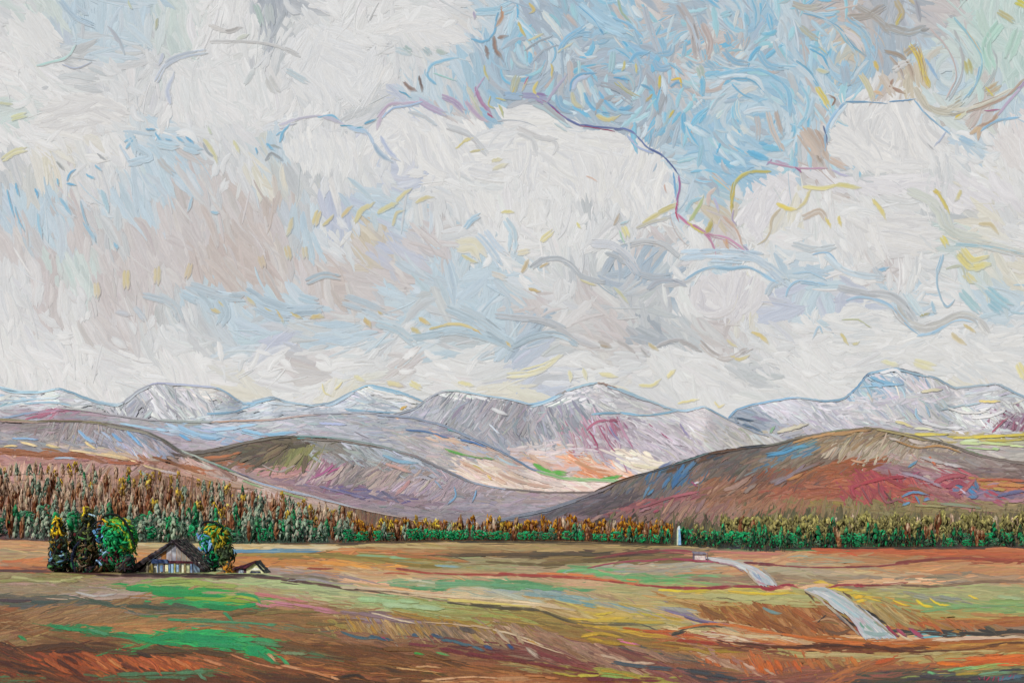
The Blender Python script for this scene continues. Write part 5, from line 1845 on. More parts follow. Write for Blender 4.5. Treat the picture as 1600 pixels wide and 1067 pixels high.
def grid_faces(a, b):
    i = (np.arange(a-1)*b)[:, None]+np.arange(b-1)[None, :]; return np.stack([i, i+1, i+b+1, i+b], -1).reshape(-1, 4)
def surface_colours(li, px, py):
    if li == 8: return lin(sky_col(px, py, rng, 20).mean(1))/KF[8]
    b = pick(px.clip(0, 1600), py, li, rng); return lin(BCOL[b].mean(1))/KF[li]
def build_layer(li, name, mat):
    L = LAYERS[li]
    xs = np.arange(-900, 2501, 10.)
    if li == 8:
        xs = np.arange(-1600, 3201, 40.); ys = np.arange(-1000, 860, 30.); PX, PY = np.meshgrid(xs, ys, indexing='ij'); co = L.pt(PX, PY); co[..., 1] += 1.5
    else:
        t = np.linspace(0, 1, 22); r = L.top(xs); b = np.maximum(ev(L.b, xs), r+3)
        PX = np.repeat(xs[:, None], 22, 1); PY = r[:, None]+(b-r)[:, None]*t[None]
        co = L.pt(PX, PY); co = co-np.array(L.off)*(co[..., 1:2]/F)*.9
        # the far side of the hill falls away, the foot runs under the ground
        zt = co[:, 0, 2]; back = []
        for q in (1., .6, .15, -.05):
            c = co[:, 0].copy(); c[:, 1] += (1-q)*np.maximum(zt, 5)*2.6+ (.2 if q == 1. else 0); c[:, 2] = zt*q-(1 if q < .1 else 0); back.append(c)
        foot = co[:, -1].copy(); foot[:, 2] -= 12
        co = np.concatenate([np.stack(back[::-1][:-1], 1), co, foot[:, None]], 1)
        PX = np.concatenate([np.repeat(PX[:, :1], 3, 1), PX, PX[:, -1:]], 1); PY = np.concatenate([np.repeat(PY[:, :1], 3, 1), PY, PY[:, -1:]], 1)
    n, m = PX.shape; px = PX.ravel(); py = PY.ravel()
    col = surface_colours(li, px, py); uv = np.stack([px*1., py*1.], -1)
    B0 = BATCH[li]; fa = grid_faces(n, m); B0.add(co.reshape(-1, 3), col, uv, fa if li != 8 else fa)
    co, fa, cl, uv = B0.arr()
    return tag(link(name, make_mesh(name, co, fa, cl, uv, mat)), kind='structure')
build_layer(8, 'sky', MB_SKY)
for li, nm, m in ((7, 'mountains', MB_FAR), (6, 'mountains', MB_FAR), (5, 'mountains', MB_FAR), (4, 'foothills', MB_FAR), (3, 'hill', MB_HILL), (2, 'hill', MB_HILL), (1, 'hill', MB_HILL)):
    build_layer(li, nm, m)
# ground: one sheet out to the backdrop, the fields' strokes lie on it
gx = np.r_[np.linspace(-9000, -800, 12), np.linspace(-700, 700, 150), np.linspace(800, 9000, 12)]
gy = np.r_[np.linspace(-600, 30, 8), np.linspace(40, 560, 130), np.linspace(600, 6900, 14)]
X, Y = np.meshgrid(gx, gy, indexing='ij'); Z = gz(X, Y)-.10-np.clip((Y-450)/100, 0, 1)*1.5
px = 800+F*X/np.maximum(Y, 60); py = HOR+F*H/np.maximum(Y, 60)
BATCH[0].add(np.stack([X, Y, Z], -1).reshape(-1, 3), surface_colours(0, px.ravel().clip(0, 1600), py.ravel().clip(845, 1100)), np.stack([X.ravel()*4, Y.ravel()*2], -1), grid_faces(len(gx), len(gy))[:, ::-1])
co, fa, cl, uv = BATCH[0].arr(); tag(link('ground', make_mesh('ground', co, fa, cl, uv, MB_GR)), kind='structure')

# the stream: two reaches of pale water with their own flowing strokes
STREAMC = np.array([hexc(h) for h in 'c8ccd0 aab8c4 c0b2c0 9aacbc ccbac2 b4c4cc d6d2d4 a4b4c0'.split()])
REACH = ['872,1101,1106 876,1122,1138 881,1145,1158 887,1160,1175 893,1168,1188 900,1173,1198 907,1180,1209 914,1188,1213',
         '921,1256,1296 926,1272,1306 934,1290,1318 944,1304,1333 955,1318,1350 967,1331,1366 979,1341,1379 990,1348,1390 997,1353,1400']
for rc in REACH:
    a = prof(rc); v = np.linspace(0, 1, 24); py = a[0, 0]+(a[-1, 0]-a[0, 0])*v; u = np.linspace(0, 1, 8)
    lf = np.interp(py, a[:, 0], a[:, 1])+1.5+rng.normal(0, .8, 24); rt = np.interp(py, a[:, 0], a[:, 2])-1.5+rng.normal(0, .8, 24)
    PX = lf[:, None]+(rt-lf)[:, None]*u; PY = np.repeat(py[:, None], 8, 1); co = G.pt(PX, PY); co[..., 2] += .00045*co[..., 1]
    BATCH[9].add(co.reshape(-1, 3), lin(STREAMC[rng.integers(0, 8, PX.size)]), np.stack([PX.ravel(), PY.ravel()], -1), grid_faces(24, 8)[:, ::-1])
    n = 170; t0 = rng.uniform(0, .9, n); ln = rng.uniform(.1, .35, n); uu = rng.uniform(-.02, 1.02, n)
    tt = np.clip(t0[:, None]+ln[:, None]*np.linspace(0, 1, 6)[None], 0, 1); yy = a[0, 0]+(a[-1, 0]-a[0, 0])*tt
    l = np.interp(yy, a[:, 0], a[:, 1]); r_ = np.interp(yy, a[:, 0], a[:, 2]); P = np.stack([l+(r_-l)*uu[:, None], yy], -1)
    ribbons(9, P, rng.uniform(2, 5.5, n), STREAMC[rng.integers(0, 8, n)], STREAMC[rng.integers(0, 8, n)], rng.uniform(1.95, 2.4, n), rng, edge=.3)
features('''
8c9cc8 3 1176,896 1182,902 1190,908
5c90c4 2 1184,898 1190,906
b85c78 3 1168,892 1176,900
c87c90 3 1180,908 1196,914
70a890/88b8a8 4 1348,972 1356,980 1364,986
3c9470 3 1344,974 1350,982
5ca488 3 1366,972 1376,980
80a4a8/94b4b4 6 1352,988 1370,992 1388,990
c8a8b8 5 1340,966 1352,976
90bcd0/a8ccd8 4 1300,936 1322,952 1346,970
a4c4d0/c8d4d8 5 1310,934 1334,952 1362,974
88a8b4/a8c0c8 4 1292,922 1316,938 1340,952
c8ccd8 6 1272,924 1296,940 1316,956
8ca0a8/a8b4b8 6 1262,922 1280,921 1294,922
d8d4d8/c8c0c8 4 1110,875 1130,878 1150,882
dcdce0 4 1150,884 1166,892 1180,904
b49c78/c0a888 3 1258,924 1276,932 1296,950 1310,962
9c7454/b89070 3 1306,958 1324,974 1342,992
3c302c 3 1308,962 1320,972
b0a068/c8b458 3 1302,922 1318,930 1332,942
a8946c/8c7a50 3 1334,944 1350,956 1366,970
2c2826 3 1340,946 1352,956
7c6c4c/b4a07c 3 1368,972 1384,984 1396,994
b89878 3 1166,890 1174,902 1186,914
8c7c68/a89478 3 1192,890 1204,902 1214,914
c0a080 2 1120,872 1146,876 1168,884
b06878 2 1124,880 1146,885 1162,894
''', 9, 2.5, 2.8, sg='sky')
co, fa, cl, uv = BATCH[9].arr(); tag(link('stream', make_mesh('stream', co, fa, cl, uv, paint_mat('water_paint', .06, .35, .15))), kind='structure')

# ---------------------------------------------------------------- trees: crowns of real dabs of foliage
TP = paint_mat('tree_paint', .015, kind='obj'); TP2 = paint_mat('near_tree_paint', .06, kind='obj')
def dabs(c, d, n, L, w, th, col, bend=None, r=rng):
    '''c centres, d long direction, n outward normal (N,3); each dab is a bent, pointed, diamond-section leaf mass'''
    N = len(c); d = d/(np.linalg.norm(d, axis=1, keepdims=True)+1e-9); n = n-(n*d).sum(1, keepdims=True)*d; n = n/(np.linalg.norm(n, axis=1, keepdims=True)+1e-9)
    b = np.cross(d, n); t = np.linspace(-.5, .5, 5); pr = np.array([.25, .9, 1, .8, .18]); bend = np.zeros(N) if bend is None else bend
    out = np.zeros((N, 5, 4, 3)); cc = np.zeros((N, 5, 4, 3))
    for i in range(5):
        ctr = c+d*(t[i]*L)[:, None]+b*(bend*(.25-t[i]**2)*L)[:, None]-n*((t[i]**2)*.25*L)[:, None]
        for j, (bb, nn) in enumerate(((-.5, 0), (0, .5), (.5, 0), (0, -.5))):
            out[:, i, j] = ctr+b*(bb*w*pr[i])[:, None]+n*(nn*th*pr[i])[:, None]
            cc[:, i, j] = col*(1+.10*r.normal(size=(N, 1)))
    base = (np.arange(N)*20)[:, None, None]; i = (np.arange(4)*4)[None, :, None]; j = np.arange(4)[None, None, :]; j2 = (j+1) % 4
    f = np.stack([base+i+j, base+i+j2, base+i+4+j2, base+i+4+j], -1).reshape(-1, 4)
    f0 = np.stack([base[:, 0]+3, base[:, 0]+2, base[:, 0]+1, base[:, 0]+0], -1).reshape(-1, 4); f1 = np.stack([base[:, 0]+16+k for k in range(4)], -1).reshape(-1, 4)
    return out.reshape(-1, 3), np.concatenate([f, f0, f1]), lin(np.clip(cc, .01, .95)).reshape(-1, 3)
def mesh_of(name, parts, mat, smooth=False):
    n = 0; co = []; fa = []; cl = []
    for (a, f, c) in parts: co.append(a); fa.append(f+n); cl.append(c); n += len(a)
    co = np.concatenate(co); return make_mesh(name, co, np.concatenate(fa), np.concatenate(cl), co[:, :2], mat, smooth)
def tube(pts, rad, col, k=6):
    pts = np.array(pts, float); a = np.linspace(0, 2*math.pi, k, endpoint=False); out = []
    for p, r_ in zip(pts, rad): out.append(p+np.stack([np.cos(a)*r_, np.sin(a)*r_, a*0], -1))
    co = np.concatenate(out); n = len(pts); i = (np.arange(n-1)*k)[:, None]; j = np.arange(k)[None]; j2 = (j+1) % k
    f = np.stack([i+j, i+j2, i+k+j2, i+k+j], -1).reshape(-1, 4)
    c = lin(np.clip(np.array(col)*(1+.12*rng.normal(size=(len(co), 1))), .01, .95)); return co, f, c
def pal(s, sat=1.05, g=.97): return np.array([hexc(h, sat, g) for h in s.split()])
def crown(kind, cols, tips):
    r = rng; cols = pal(cols); tips = pal(tips)
    if kind == 'spruce':
        n = 34; h = np.linspace(.10, .93, n)+r.normal(0, .02, n); a = r.uniform(0, 2*math.pi, n); R = .15*(1-h)**.7+.012
        d = np.stack([np.cos(a)*.35, np.sin(a)*.35, -np.ones(n)], -1); L = r.uniform(.16, .28, n); w = r.uniform(.07, .12, n)
    elif kind == 'larch':
        n = 26; h = r.uniform(.16, .82, n); a = r.uniform(0, 2*math.pi, n); R = .085*np.sin(np.clip(h*1.15, 0, 1)*math.pi)**.5+.01
        d = np.stack([r.normal(0, .1, n), r.normal(0, .1, n), np.ones(n)], -1); L = r.uniform(.25, .42, n); w = r.uniform(.065, .11, n)
    elif kind == 'birch':
        n = 26; h = r.uniform(.25, .9, n); a = r.uniform(0, 2*math.pi, n); R = .12*np.sin(np.clip(h, 0, 1)*math.pi)**.6+.01
        d = np.stack([r.normal(0, .25, n), r.normal(0, .25, n), np.ones(n)], -1); L = r.uniform(.16, .28, n); w = r.uniform(.065, .12, n)
    else:
        n = 40; h = r.uniform(.12, .92, n); a = r.uniform(0, 2*math.pi, n); R = .40*np.sqrt(np.clip(1-(2*h-1)**2, 0, 1))
        d = np.stack([-np.sin(a), np.cos(a), r.normal(0, .8, n)], -1); L = r.uniform(.22, .38, n); w = r.uniform(.10, .16, n)
    nn = np.stack([np.cos(a), np.sin(a), np.full(n, .2)], -1); c = np.stack([np.cos(a)*R, np.sin(a)*R, h], -1)
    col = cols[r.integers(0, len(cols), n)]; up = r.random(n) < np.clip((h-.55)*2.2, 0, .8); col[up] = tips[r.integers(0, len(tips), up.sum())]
    return dabs(c, d, nn, L, w, w*.6, col, r.normal(0, .12, n))
PROT = {}
def protos(key, kind, cols, tips, trunk, m=5):
    PROT[key] = []
    for i in range(m):
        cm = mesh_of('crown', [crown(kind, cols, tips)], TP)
        th = dict(spruce=.3, larch=.5, birch=.5, bush=.3)[kind]
        tm = mesh_of('trunk', [tube([(0, 0, -.06), (rng.normal(0, .01), 0, th*.5), (rng.normal(0, .015), 0, th), (0, 0, .85)], [.028, .022, .016, .003], pal(trunk)[0], 5)], TP)
        PROT[key].append((cm, tm))
protos('spruce_grey', 'spruce', '6c7e6c 586a58 80907c 4c5e50 94a08a a09484', '8a9c84 a0a890', '3c3028')
protos('spruce_green', 'spruce', '1f7a4c 2a6244 3c5a42 24523a 4c6a50', '2c9c60 4c8c5c', '3a2a20')
protos('spruce_dark', 'spruce', '24382c 2e4a34 3a3c28 1e2c24 1c7a4a', '2a6a44 5c6438', '2c2018')
protos('larch', 'larch', '6a3c26 7c5034 5c3624 946a4a 845038 a0785c', 'a88868 947454 bca084', '4c2c1c')
protos('larch_pale', 'larch', '9c8068 b09a80 8c7058 c4a890 a88c78', 'c8b098 b0a488', '5c4030')
protos('birch', 'birch', '8c7038 a8843c 6c5034 947c4c', 'd8b83c c8a848 e0cc68', '5c4430')
protos('birch_olive', 'birch', '7c744a 8c8454 6a6440 948a58', 'a89c64 b4a868 9a9458', '4c3c2c')
protos('birch_ochre', 'birch', '7c4c20 94601e 6a3a1c a87828', 'b88430 c89438', '4c2c1c')
protos('bush', 'bush', '1a8a54 1f7a4c 24985c 2a6a48', '22a062 3ca06c', '2c2018')
protos('bush_dull', 'bush', '4c6450 3c5846 5c7460 2f6a4a', '5c7c64 3c8a5c', '3c2c22')
NAMES = dict(spruce_grey=('spruce_tree', 'grey-green spruce', 'tree'), spruce_green=('spruce_tree', 'bright green spruce', 'tree'), spruce_dark=('spruce_tree', 'dark green spruce', 'tree'),
             larch=('larch_tree', 'russet brown larch', 'tree'), larch_pale=('larch_tree', 'pale buff larch', 'tree'), birch=('birch_tree', 'golden-topped small birch', 'tree'),
             birch_olive=('birch_tree', 'pale olive birch', 'tree'), birch_ochre=('birch_tree', 'rusty ochre birch', 'tree'), bush=('round_bush', 'bright emerald rounded bush', 'bush'), bush_dull=('round_bush', 'dull grey-green rounded bush', 'bush'))
COUNT = {}
def plant(key, px, py, hp, zone):
    nm, txt, cat = NAMES[key]
    if COUNT.get(nm, 0) >= 298: return
    COUNT[nm] = COUNT.get(nm, 0)+1
    li = int(layer_of(np.array([px]), np.array([py]))[0]); L = LAYERS[li if li < 8 else 1]
    p = L.pt(np.array([float(px)]), np.array([float(py)]))[0]; sc = hp*p[1]/F
    t = bpy.data.objects.new(nm, None); C.objects.link(t); t.location = p; t.rotation_euler = (rng.normal(0, .03), rng.normal(0, .04), rng.uniform(0, 6.28)); t.scale = (sc*rng.uniform(.85, 1.5),)*2+(sc*rng.uniform(.82, 1.14),)
    t.empty_display_size = .2; tag(t, f'{txt} {zone}', cat, f'{nm.replace("_", " ")}s {zone}'.replace('bushs', 'bushes'))
    assert 4 <= len(t['label'].split()) <= 16, t['label']
    cm, tm = PROT[key][rng.integers(0, len(PROT[key]))]; link('crown', cm, t); link('trunk', tm, t)
YT = prof('-300,742 0,744 120,742 200,750 300,762 400,780 500,802 600,822 700,836')
items = []
def choose(d):
    k = list(d); w = np.array([d[q] for q in k]); return k[rng.choice(len(k), p=w/w.sum())]
hs = lambda x: float(np.interp(x, [0, 400, 560, 700, 1050], [1, .95, .78, .62, .62]))
for row in np.arange(0, 1.001, .125):
    x = -160+rng.uniform(0, 8)
    while x < 560:
        yt = float(ev(YT, np.array([x]))[0]); yb = float(ev(GT, np.array([x]))[0])-2; u = min(1, max(0, row+rng.normal(0, .03)))
        y = yt+(yb-yt)*u; z = 'at the far left' if x < 75 else 'behind the dark yard trees' if x < 160 else 'behind the round tree' if x < 225 else 'behind the farmhouse' if x < 350 else 'above the white shed' if x < 440 else 'right of the shed'
        if u < .3: k = choose(dict(spruce_grey=4, birch=3, larch_pale=3, spruce_green=.6)); h = rng.uniform(15, 24); zz = 'on the upper fringe of the slope, '+z
        elif u < .72: k = choose(dict(larch=5, larch_pale=3.2, birch=1.5, spruce_grey=2)); h = rng.uniform(26, 38); zz = 'midway up the wooded slope, '+z
        else: k = choose(dict(spruce_grey=4.5, bush_dull=2, larch=1.4, spruce_green=1.6, bush=.7)); h = rng.uniform(30, 42); zz = 'in the lowest row, '+z
        if 'bush' in k: h *= .62
        items.append((k, x, y, h*hs(x), zz)); x += (rng.uniform(8, 12) if u < .3 else rng.uniform(8.5, 12.5))*(.8+.2*hs(x))
for (dy, ks, h0, h1, st, zz) in ((-9, dict(larch=3, birch_ochre=3, birch=2, larch_pale=1), 24, 34, 8, 'in the back row of the tree line, '), (-5, dict(birch=3, larch=2, spruce_grey=2, birch_ochre=2), 20, 28, 9, 'in the middle row of the tree line, '),
                                (-1.5, dict(bush=4, spruce_green=2, larch=1.6, bush_dull=1, spruce_grey=1), 22, 30, 10, 'in the front row of the tree line, ')):
    x = 556.
    while x < 1052:
        k = choose(ks); h = rng.uniform(h0, h1)*(.62 if 'bush' in k else 1)
        if x > 820 and k == 'birch': k = 'birch_ochre'
        items.append((k, x, float(ev(GT, np.array([x]))[0])+dy, h, zz+('left part' if x < 700 else 'at its centre' if x < 900 else 'left of the pillar'))); x += rng.uniform(.8, 1.25)*st
for (dy, ks, h0, h1, st, zz) in ((-24, dict(birch_olive=5, larch_pale=1), 22, 34, 9, 'at the back of the right wood, '), (-14, dict(birch_olive=6, spruce_green=1, larch=.5), 30, 42, 9, 'in the middle of the right wood, '),
                                (-7, dict(spruce_green=3, spruce_dark=2, bush=3, birch_olive=1.5, larch=.5), 26, 34, 9, 'near the front of the right wood, '), (-1.5, dict(spruce_dark=5, spruce_green=1, bush=1, bush_dull=1.5, larch=.3), 18, 26, 8, 'in the front row of the right wood, ')):
    x = 1068.
    while x < 1760:
        k = choose(ks); h = rng.uniform(h0, h1)*(.62 if 'bush' in k else 1)
        if x < 1130 and dy < -10: x += st; continue
        if x > 1400 and k in ('spruce_green', 'bush') and rng.random() < .75: k = ['birch_olive', 'spruce_dark', 'larch', 'bush_dull'][rng.integers(4)]
        items.append((k, x, float(ev(GT, np.array([x]))[0])+dy, h, zz+('beside the pillar' if x < 1110 else 'above the upper stream' if x < 1220 else 'above the lower stream' if x < 1340 else 'below the crimson slope' if x < 1470 else 'at the far right'))); x += rng.uniform(.8, 1.25)*st
items.sort(key=lambda q: -q[3])
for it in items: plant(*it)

# ---------------------------------------------------------------- the farmyard
YF = H*F/(897-HOR); SF = YF/F
def fx(px): return (px-800)*SF
def fz(py): return H+(HOR-py)*SF
def big_tree(name, label, cx, top, base, wid, lobes, trunk, Yo=0., n=300, arcs_=None, cat='tree', group=None, dl=.85):
    '''lobes: (px, py, rx px, ry px, weight, colours); the crown is filled with curved dabs on each lobe'''
    x0 = fx(cx); t = bpy.data.objects.new(name, None); C.objects.link(t); t.location = (x0, YF+Yo, fz(base)); tag(t, label, cat, group); parts = []
    W = sum(l[4] for l in lobes)
    for (lx, ly, rx, ry, wt, cs) in lobes:
        m = int(n*1.7*wt/W); cs = pal(cs, 1.1, 1.02); u = rng.uniform(-1, 1, m); a = rng.uniform(0, 2*math.pi, m); rr = rng.uniform(.35, 1, m)
        s = np.sqrt(1-u*u); nn = np.stack([np.cos(a)*s, np.sin(a)*s, u], -1)
        c = nn*rr[:, None]*np.array([rx, (rx+ry)/2, ry])*SF+np.array([fx(lx)-x0, 0, fz(ly)-fz(base)])
        d = np.cross(nn, np.array([0, 1, 0])+rng.normal(0, .9, (m, 3))); L = rng.uniform(1.0, 2.2, m)*dl; w = rng.uniform(.42, .8, m)*dl
        parts.append(dabs(c, d, nn, L, w, w*.55, cs[rng.integers(0, len(cs), m)], rng.normal(.1, .15, m)))
    m = int(n*.9); u = rng.uniform(-1, 1, m); a = rng.uniform(0, 2*math.pi, m); s = np.sqrt(1-u*u); rr = rng.uniform(.5, 1, m)   # loose foliage tying the clumps together
    ex, ez = wid*.40, (base-top)*.46; cpx = cx+np.cos(a)*s*rr*ex*(1-.35*u); cpy = (top+base)/2-u*rr*ez; LA = np.array([[l[0], l[1]] for l in lobes])
    li_ = np.argmin(((cpx[:, None]-LA[:, 0])**2+(cpy[:, None]-LA[:, 1])**2)+rng.uniform(0, 160, (m, len(lobes))), 1); PL = [pal(l[5], 1.1, 1.02) for l in lobes]
    cc = np.array([PL[q][rng.integers(0, len(PL[q]))] for q in li_]); nn = np.stack([np.cos(a)*s, np.sin(a)*s, u], -1)
    d = rng.normal(0, .6, (m, 3))+np.array([0, 0, 1.]); L = rng.uniform(1., 2.4, m)*dl; w = rng.uniform(.35, .7, m)*dl
    parts.append(dabs(np.stack([fx(cpx)-x0, np.sin(a)*s*rr*ex*SF*.8, fz(cpy)-fz(base)], -1), d, nn, L, w, w*.5, cc, rng.normal(0, .2, m)))
    for (pts, wd, hx) in (arcs_ or []):
        P, LL = spline(pts, max(3, len(pts)*3)); k = len(P)-1; m = (P[1:]+P[:-1])/2; dd = P[1:]-P[:-1]
        front = -max(l[2] for l in lobes)*SF*.55
        c = np.stack([fx(m[:, 0])-x0, np.full(k, front)+rng.normal(0, .1, k), fz(m[:, 1])-fz(base)], -1); d = np.stack([dd[:, 0], dd[:, 0]*0, -dd[:, 1]], -1)
        Lk = np.hypot(dd[:, 0], dd[:, 1])*SF*1.7
        parts.append(dabs(c, d, np.tile([0, -1., 0], (k, 1)), Lk, np.full(k, wd*SF), np.full(k, wd*SF*.6), np.tile(hexc(hx), (k, 1))))
    me = mesh_of('crown', parts, TP2); link('crown', me, t)
    for tr in trunk:
        P = [(fx(p[0])-x0, 0, fz(p[1])-fz(base)) for p in tr[0]]; rd = [tr[1]*SF*(1-.6*i/max(1, len(P)-1)) for i in range(len(P))]
        link('trunk', mesh_of('trunk', [tube(P, rd, hexc(tr[2]), 8)], TP2), t)
    return t
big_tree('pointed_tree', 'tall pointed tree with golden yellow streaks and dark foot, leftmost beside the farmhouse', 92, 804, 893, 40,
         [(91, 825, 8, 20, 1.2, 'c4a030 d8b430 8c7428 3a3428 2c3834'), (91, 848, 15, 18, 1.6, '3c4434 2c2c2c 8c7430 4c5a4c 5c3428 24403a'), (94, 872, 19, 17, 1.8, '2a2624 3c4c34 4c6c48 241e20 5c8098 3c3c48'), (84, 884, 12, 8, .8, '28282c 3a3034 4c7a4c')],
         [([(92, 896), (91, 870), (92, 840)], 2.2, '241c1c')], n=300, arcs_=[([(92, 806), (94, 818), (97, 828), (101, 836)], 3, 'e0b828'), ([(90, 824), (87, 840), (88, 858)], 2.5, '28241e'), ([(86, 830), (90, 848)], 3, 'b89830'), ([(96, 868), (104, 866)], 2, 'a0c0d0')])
big_tree('broadleaf_tree', 'slim tree with emerald top and bare tan trunk between golden tree and dark column', 110, 800, 893, 24,
         [(104, 815, 7, 17, 1.6, '1c8a54 289c60 3c7a54 5c7c64'), (113, 836, 9, 12, 1.2, '2e3a30 4c6c4c 5c2c30 3a4a38'), (108, 852, 11, 7, .8, '4c7048 2c4430 342824')],
         [([(112, 896), (112, 872), (113, 848), (110, 826)], 5., 'b09674')], Yo=3., n=190)
big_tree('dark_tree', 'tall narrow near-black tree with olive and yellow flecks left of the round green tree', 139, 790, 893, 42,
         [(139, 808, 9, 18, 1.2, '3a3a2a 6c6430 242828 8c8038 2c3c34'), (139, 836, 15, 18, 1.6, '34362c 5c6438 24262a 4c5a3c 2a2024'), (140, 866, 19, 21, 2.2, '2c2822 4c3c28 1e2024 5c4a30 3c5a34 6c5c44'), (146, 888, 18, 6, .8, '3c2a22 5c4430 28242a')],
         [([(138, 897), (136, 868), (138, 830)], 2.6, '1e1a1e')], Yo=-.5, n=330,
         arcs_=[([(124, 892), (118, 874), (122, 856), (129, 846)], 4.5, '22283a'), ([(126, 874), (132, 884), (142, 880), (148, 866)], 2.5, '8c7c68'), ([(131, 862), (126, 872), (134, 882), (146, 876)], 2.5, '241c16'), ([(136, 792), (137, 800), (135, 806)], 3.5, 'e0c030'), ([(144, 803), (154, 806)], 2.5, 'a8c8d8'), ([(128, 838), (138, 842)], 3, '4c8c50')])
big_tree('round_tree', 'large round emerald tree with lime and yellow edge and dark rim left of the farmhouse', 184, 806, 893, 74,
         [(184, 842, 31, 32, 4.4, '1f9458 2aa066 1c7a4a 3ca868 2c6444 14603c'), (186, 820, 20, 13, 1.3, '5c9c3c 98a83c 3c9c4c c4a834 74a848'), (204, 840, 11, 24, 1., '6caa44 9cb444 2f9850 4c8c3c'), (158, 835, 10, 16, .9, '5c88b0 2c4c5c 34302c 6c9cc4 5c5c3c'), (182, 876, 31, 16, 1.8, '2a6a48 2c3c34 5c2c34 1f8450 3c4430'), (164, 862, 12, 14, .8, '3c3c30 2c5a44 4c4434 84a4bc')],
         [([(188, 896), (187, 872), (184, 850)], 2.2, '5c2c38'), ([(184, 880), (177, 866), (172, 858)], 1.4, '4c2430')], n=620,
         arcs_=[([(166, 808), (178, 803), (190, 805), (202, 816), (210, 832), (216, 850)], 3.8, '202420'), ([(150, 822), (158, 815), (170, 813)], 3, '22282e'), ([(178, 812), (190, 815), (202, 828), (208, 846), (208, 856)], 4, '68aa3c'), ([(182, 814), (192, 822), (200, 832)], 3, 'd0b830'), ([(166, 811), (174, 816)], 3.5, 'dcb828'), ([(208, 842), (212, 856)], 3, 'c0b438'), ([(184, 838), (186, 858)], 2.5, '4c2c38'), ([(152, 828), (156, 834)], 5, '6ca0cc'), ([(157, 874), (165, 882)], 3, '90b4d8'), ([(162, 870), (172, 876)], 3, '6c2434'), ([(176, 862), (182, 876)], 3, '6c2438')])
big_tree('broadleaf_tree', 'dense tree with yellow crown and blue flecks behind the farmhouse roof', 327, 812, 895, 62,
         [(322, 831, 18, 16, 1.6, '3c8c44 a8982c 1f8450 c4a430 2c5c34'), (311, 848, 14, 18, 1.5, '1a9054 2c6c4c 5c8cb4 1c5c3c 88acd0'), (335, 845, 17, 20, 1.5, '8c8430 2f8c50 5c6434 b49c34 3c5c34'), (342, 868, 16, 20, 1.7, '3c4434 54603c 2a3028 4c5c44 5c6c44'), (322, 876, 15, 18, 1.4, '1f8450 24402f 2c2c34 14704a 2c5a4c')],
         [([(324, 898), (324, 870), (322, 846)], 2.4, '2c2024')], Yo=6, n=520,
         arcs_=[([(304, 822), (310, 816), (322, 816), (332, 820), (338, 832), (342, 842)], 3.8, '1e2428'), ([(312, 832), (326, 830)], 4, 'c8b030'), ([(330, 826), (334, 838)], 3.5, 'd8ac28'), ([(298, 834), (302, 844)], 3.5, '7ca4d8'), ([(306, 852), (314, 862)], 3.5, 'a8c8e8'), ([(300, 856), (306, 862)], 3, '80acdc'), ([(340, 858), (350, 868), (346, 884)], 3, '3c3c2c')])
big_tree('low_shrub', 'low dark shrub with teal strokes tucked under the left eave of the farmhouse', 203, 862, 896, 30,
         [(206, 876, 10, 12, 1, '26322e 2f6c54 3c3034 1f5c44 4c4034'), (196, 886, 10, 8, .8, '2c2a2c 3c4c3c 54443a')], [([(203, 898), (203, 880)], 1.4, '241c1c')], Yo=-2, n=150, cat='bush')
big_tree('low_shrub', 'small rust and ochre shrub between the farmhouse tree and the little white shed', 358, 876, 898, 20,
         [(356, 888, 9, 8, 1, '8c5c28 b07830 5c4430 3c5c6c c08c34 3a4434'), (366, 890, 5, 6, .5, '9c6430 4c3c30')], [([(357, 899), (357, 888)], .9, '2c2018')], n=110, cat='bush', dl=.6)
big_tree('low_shrub', 'low dark plum-brown hedge along the yard at the foot of the leftmost trees', 135, 872, 898, 130,
         [(84, 884, 15, 13, 1.4, '2c2428 3c2c34 2c3a34 283428 4c5c64'), (113, 880, 16, 16, 1.6, '2c2428 2f5c40 3a3028 5c4a34 3c6c4c'), (155, 878, 20, 18, 2., '34282a 2c5c40 2c2a2c 5c4a34 2c4c3c'), (190, 888, 22, 8, 1.4, '2a2628 4c3034 34302c 24483a')],
         [([(100, 899), (100, 892)], .9, '241c1c')], Yo=2.5, n=420, cat='hedge', dl=.85)

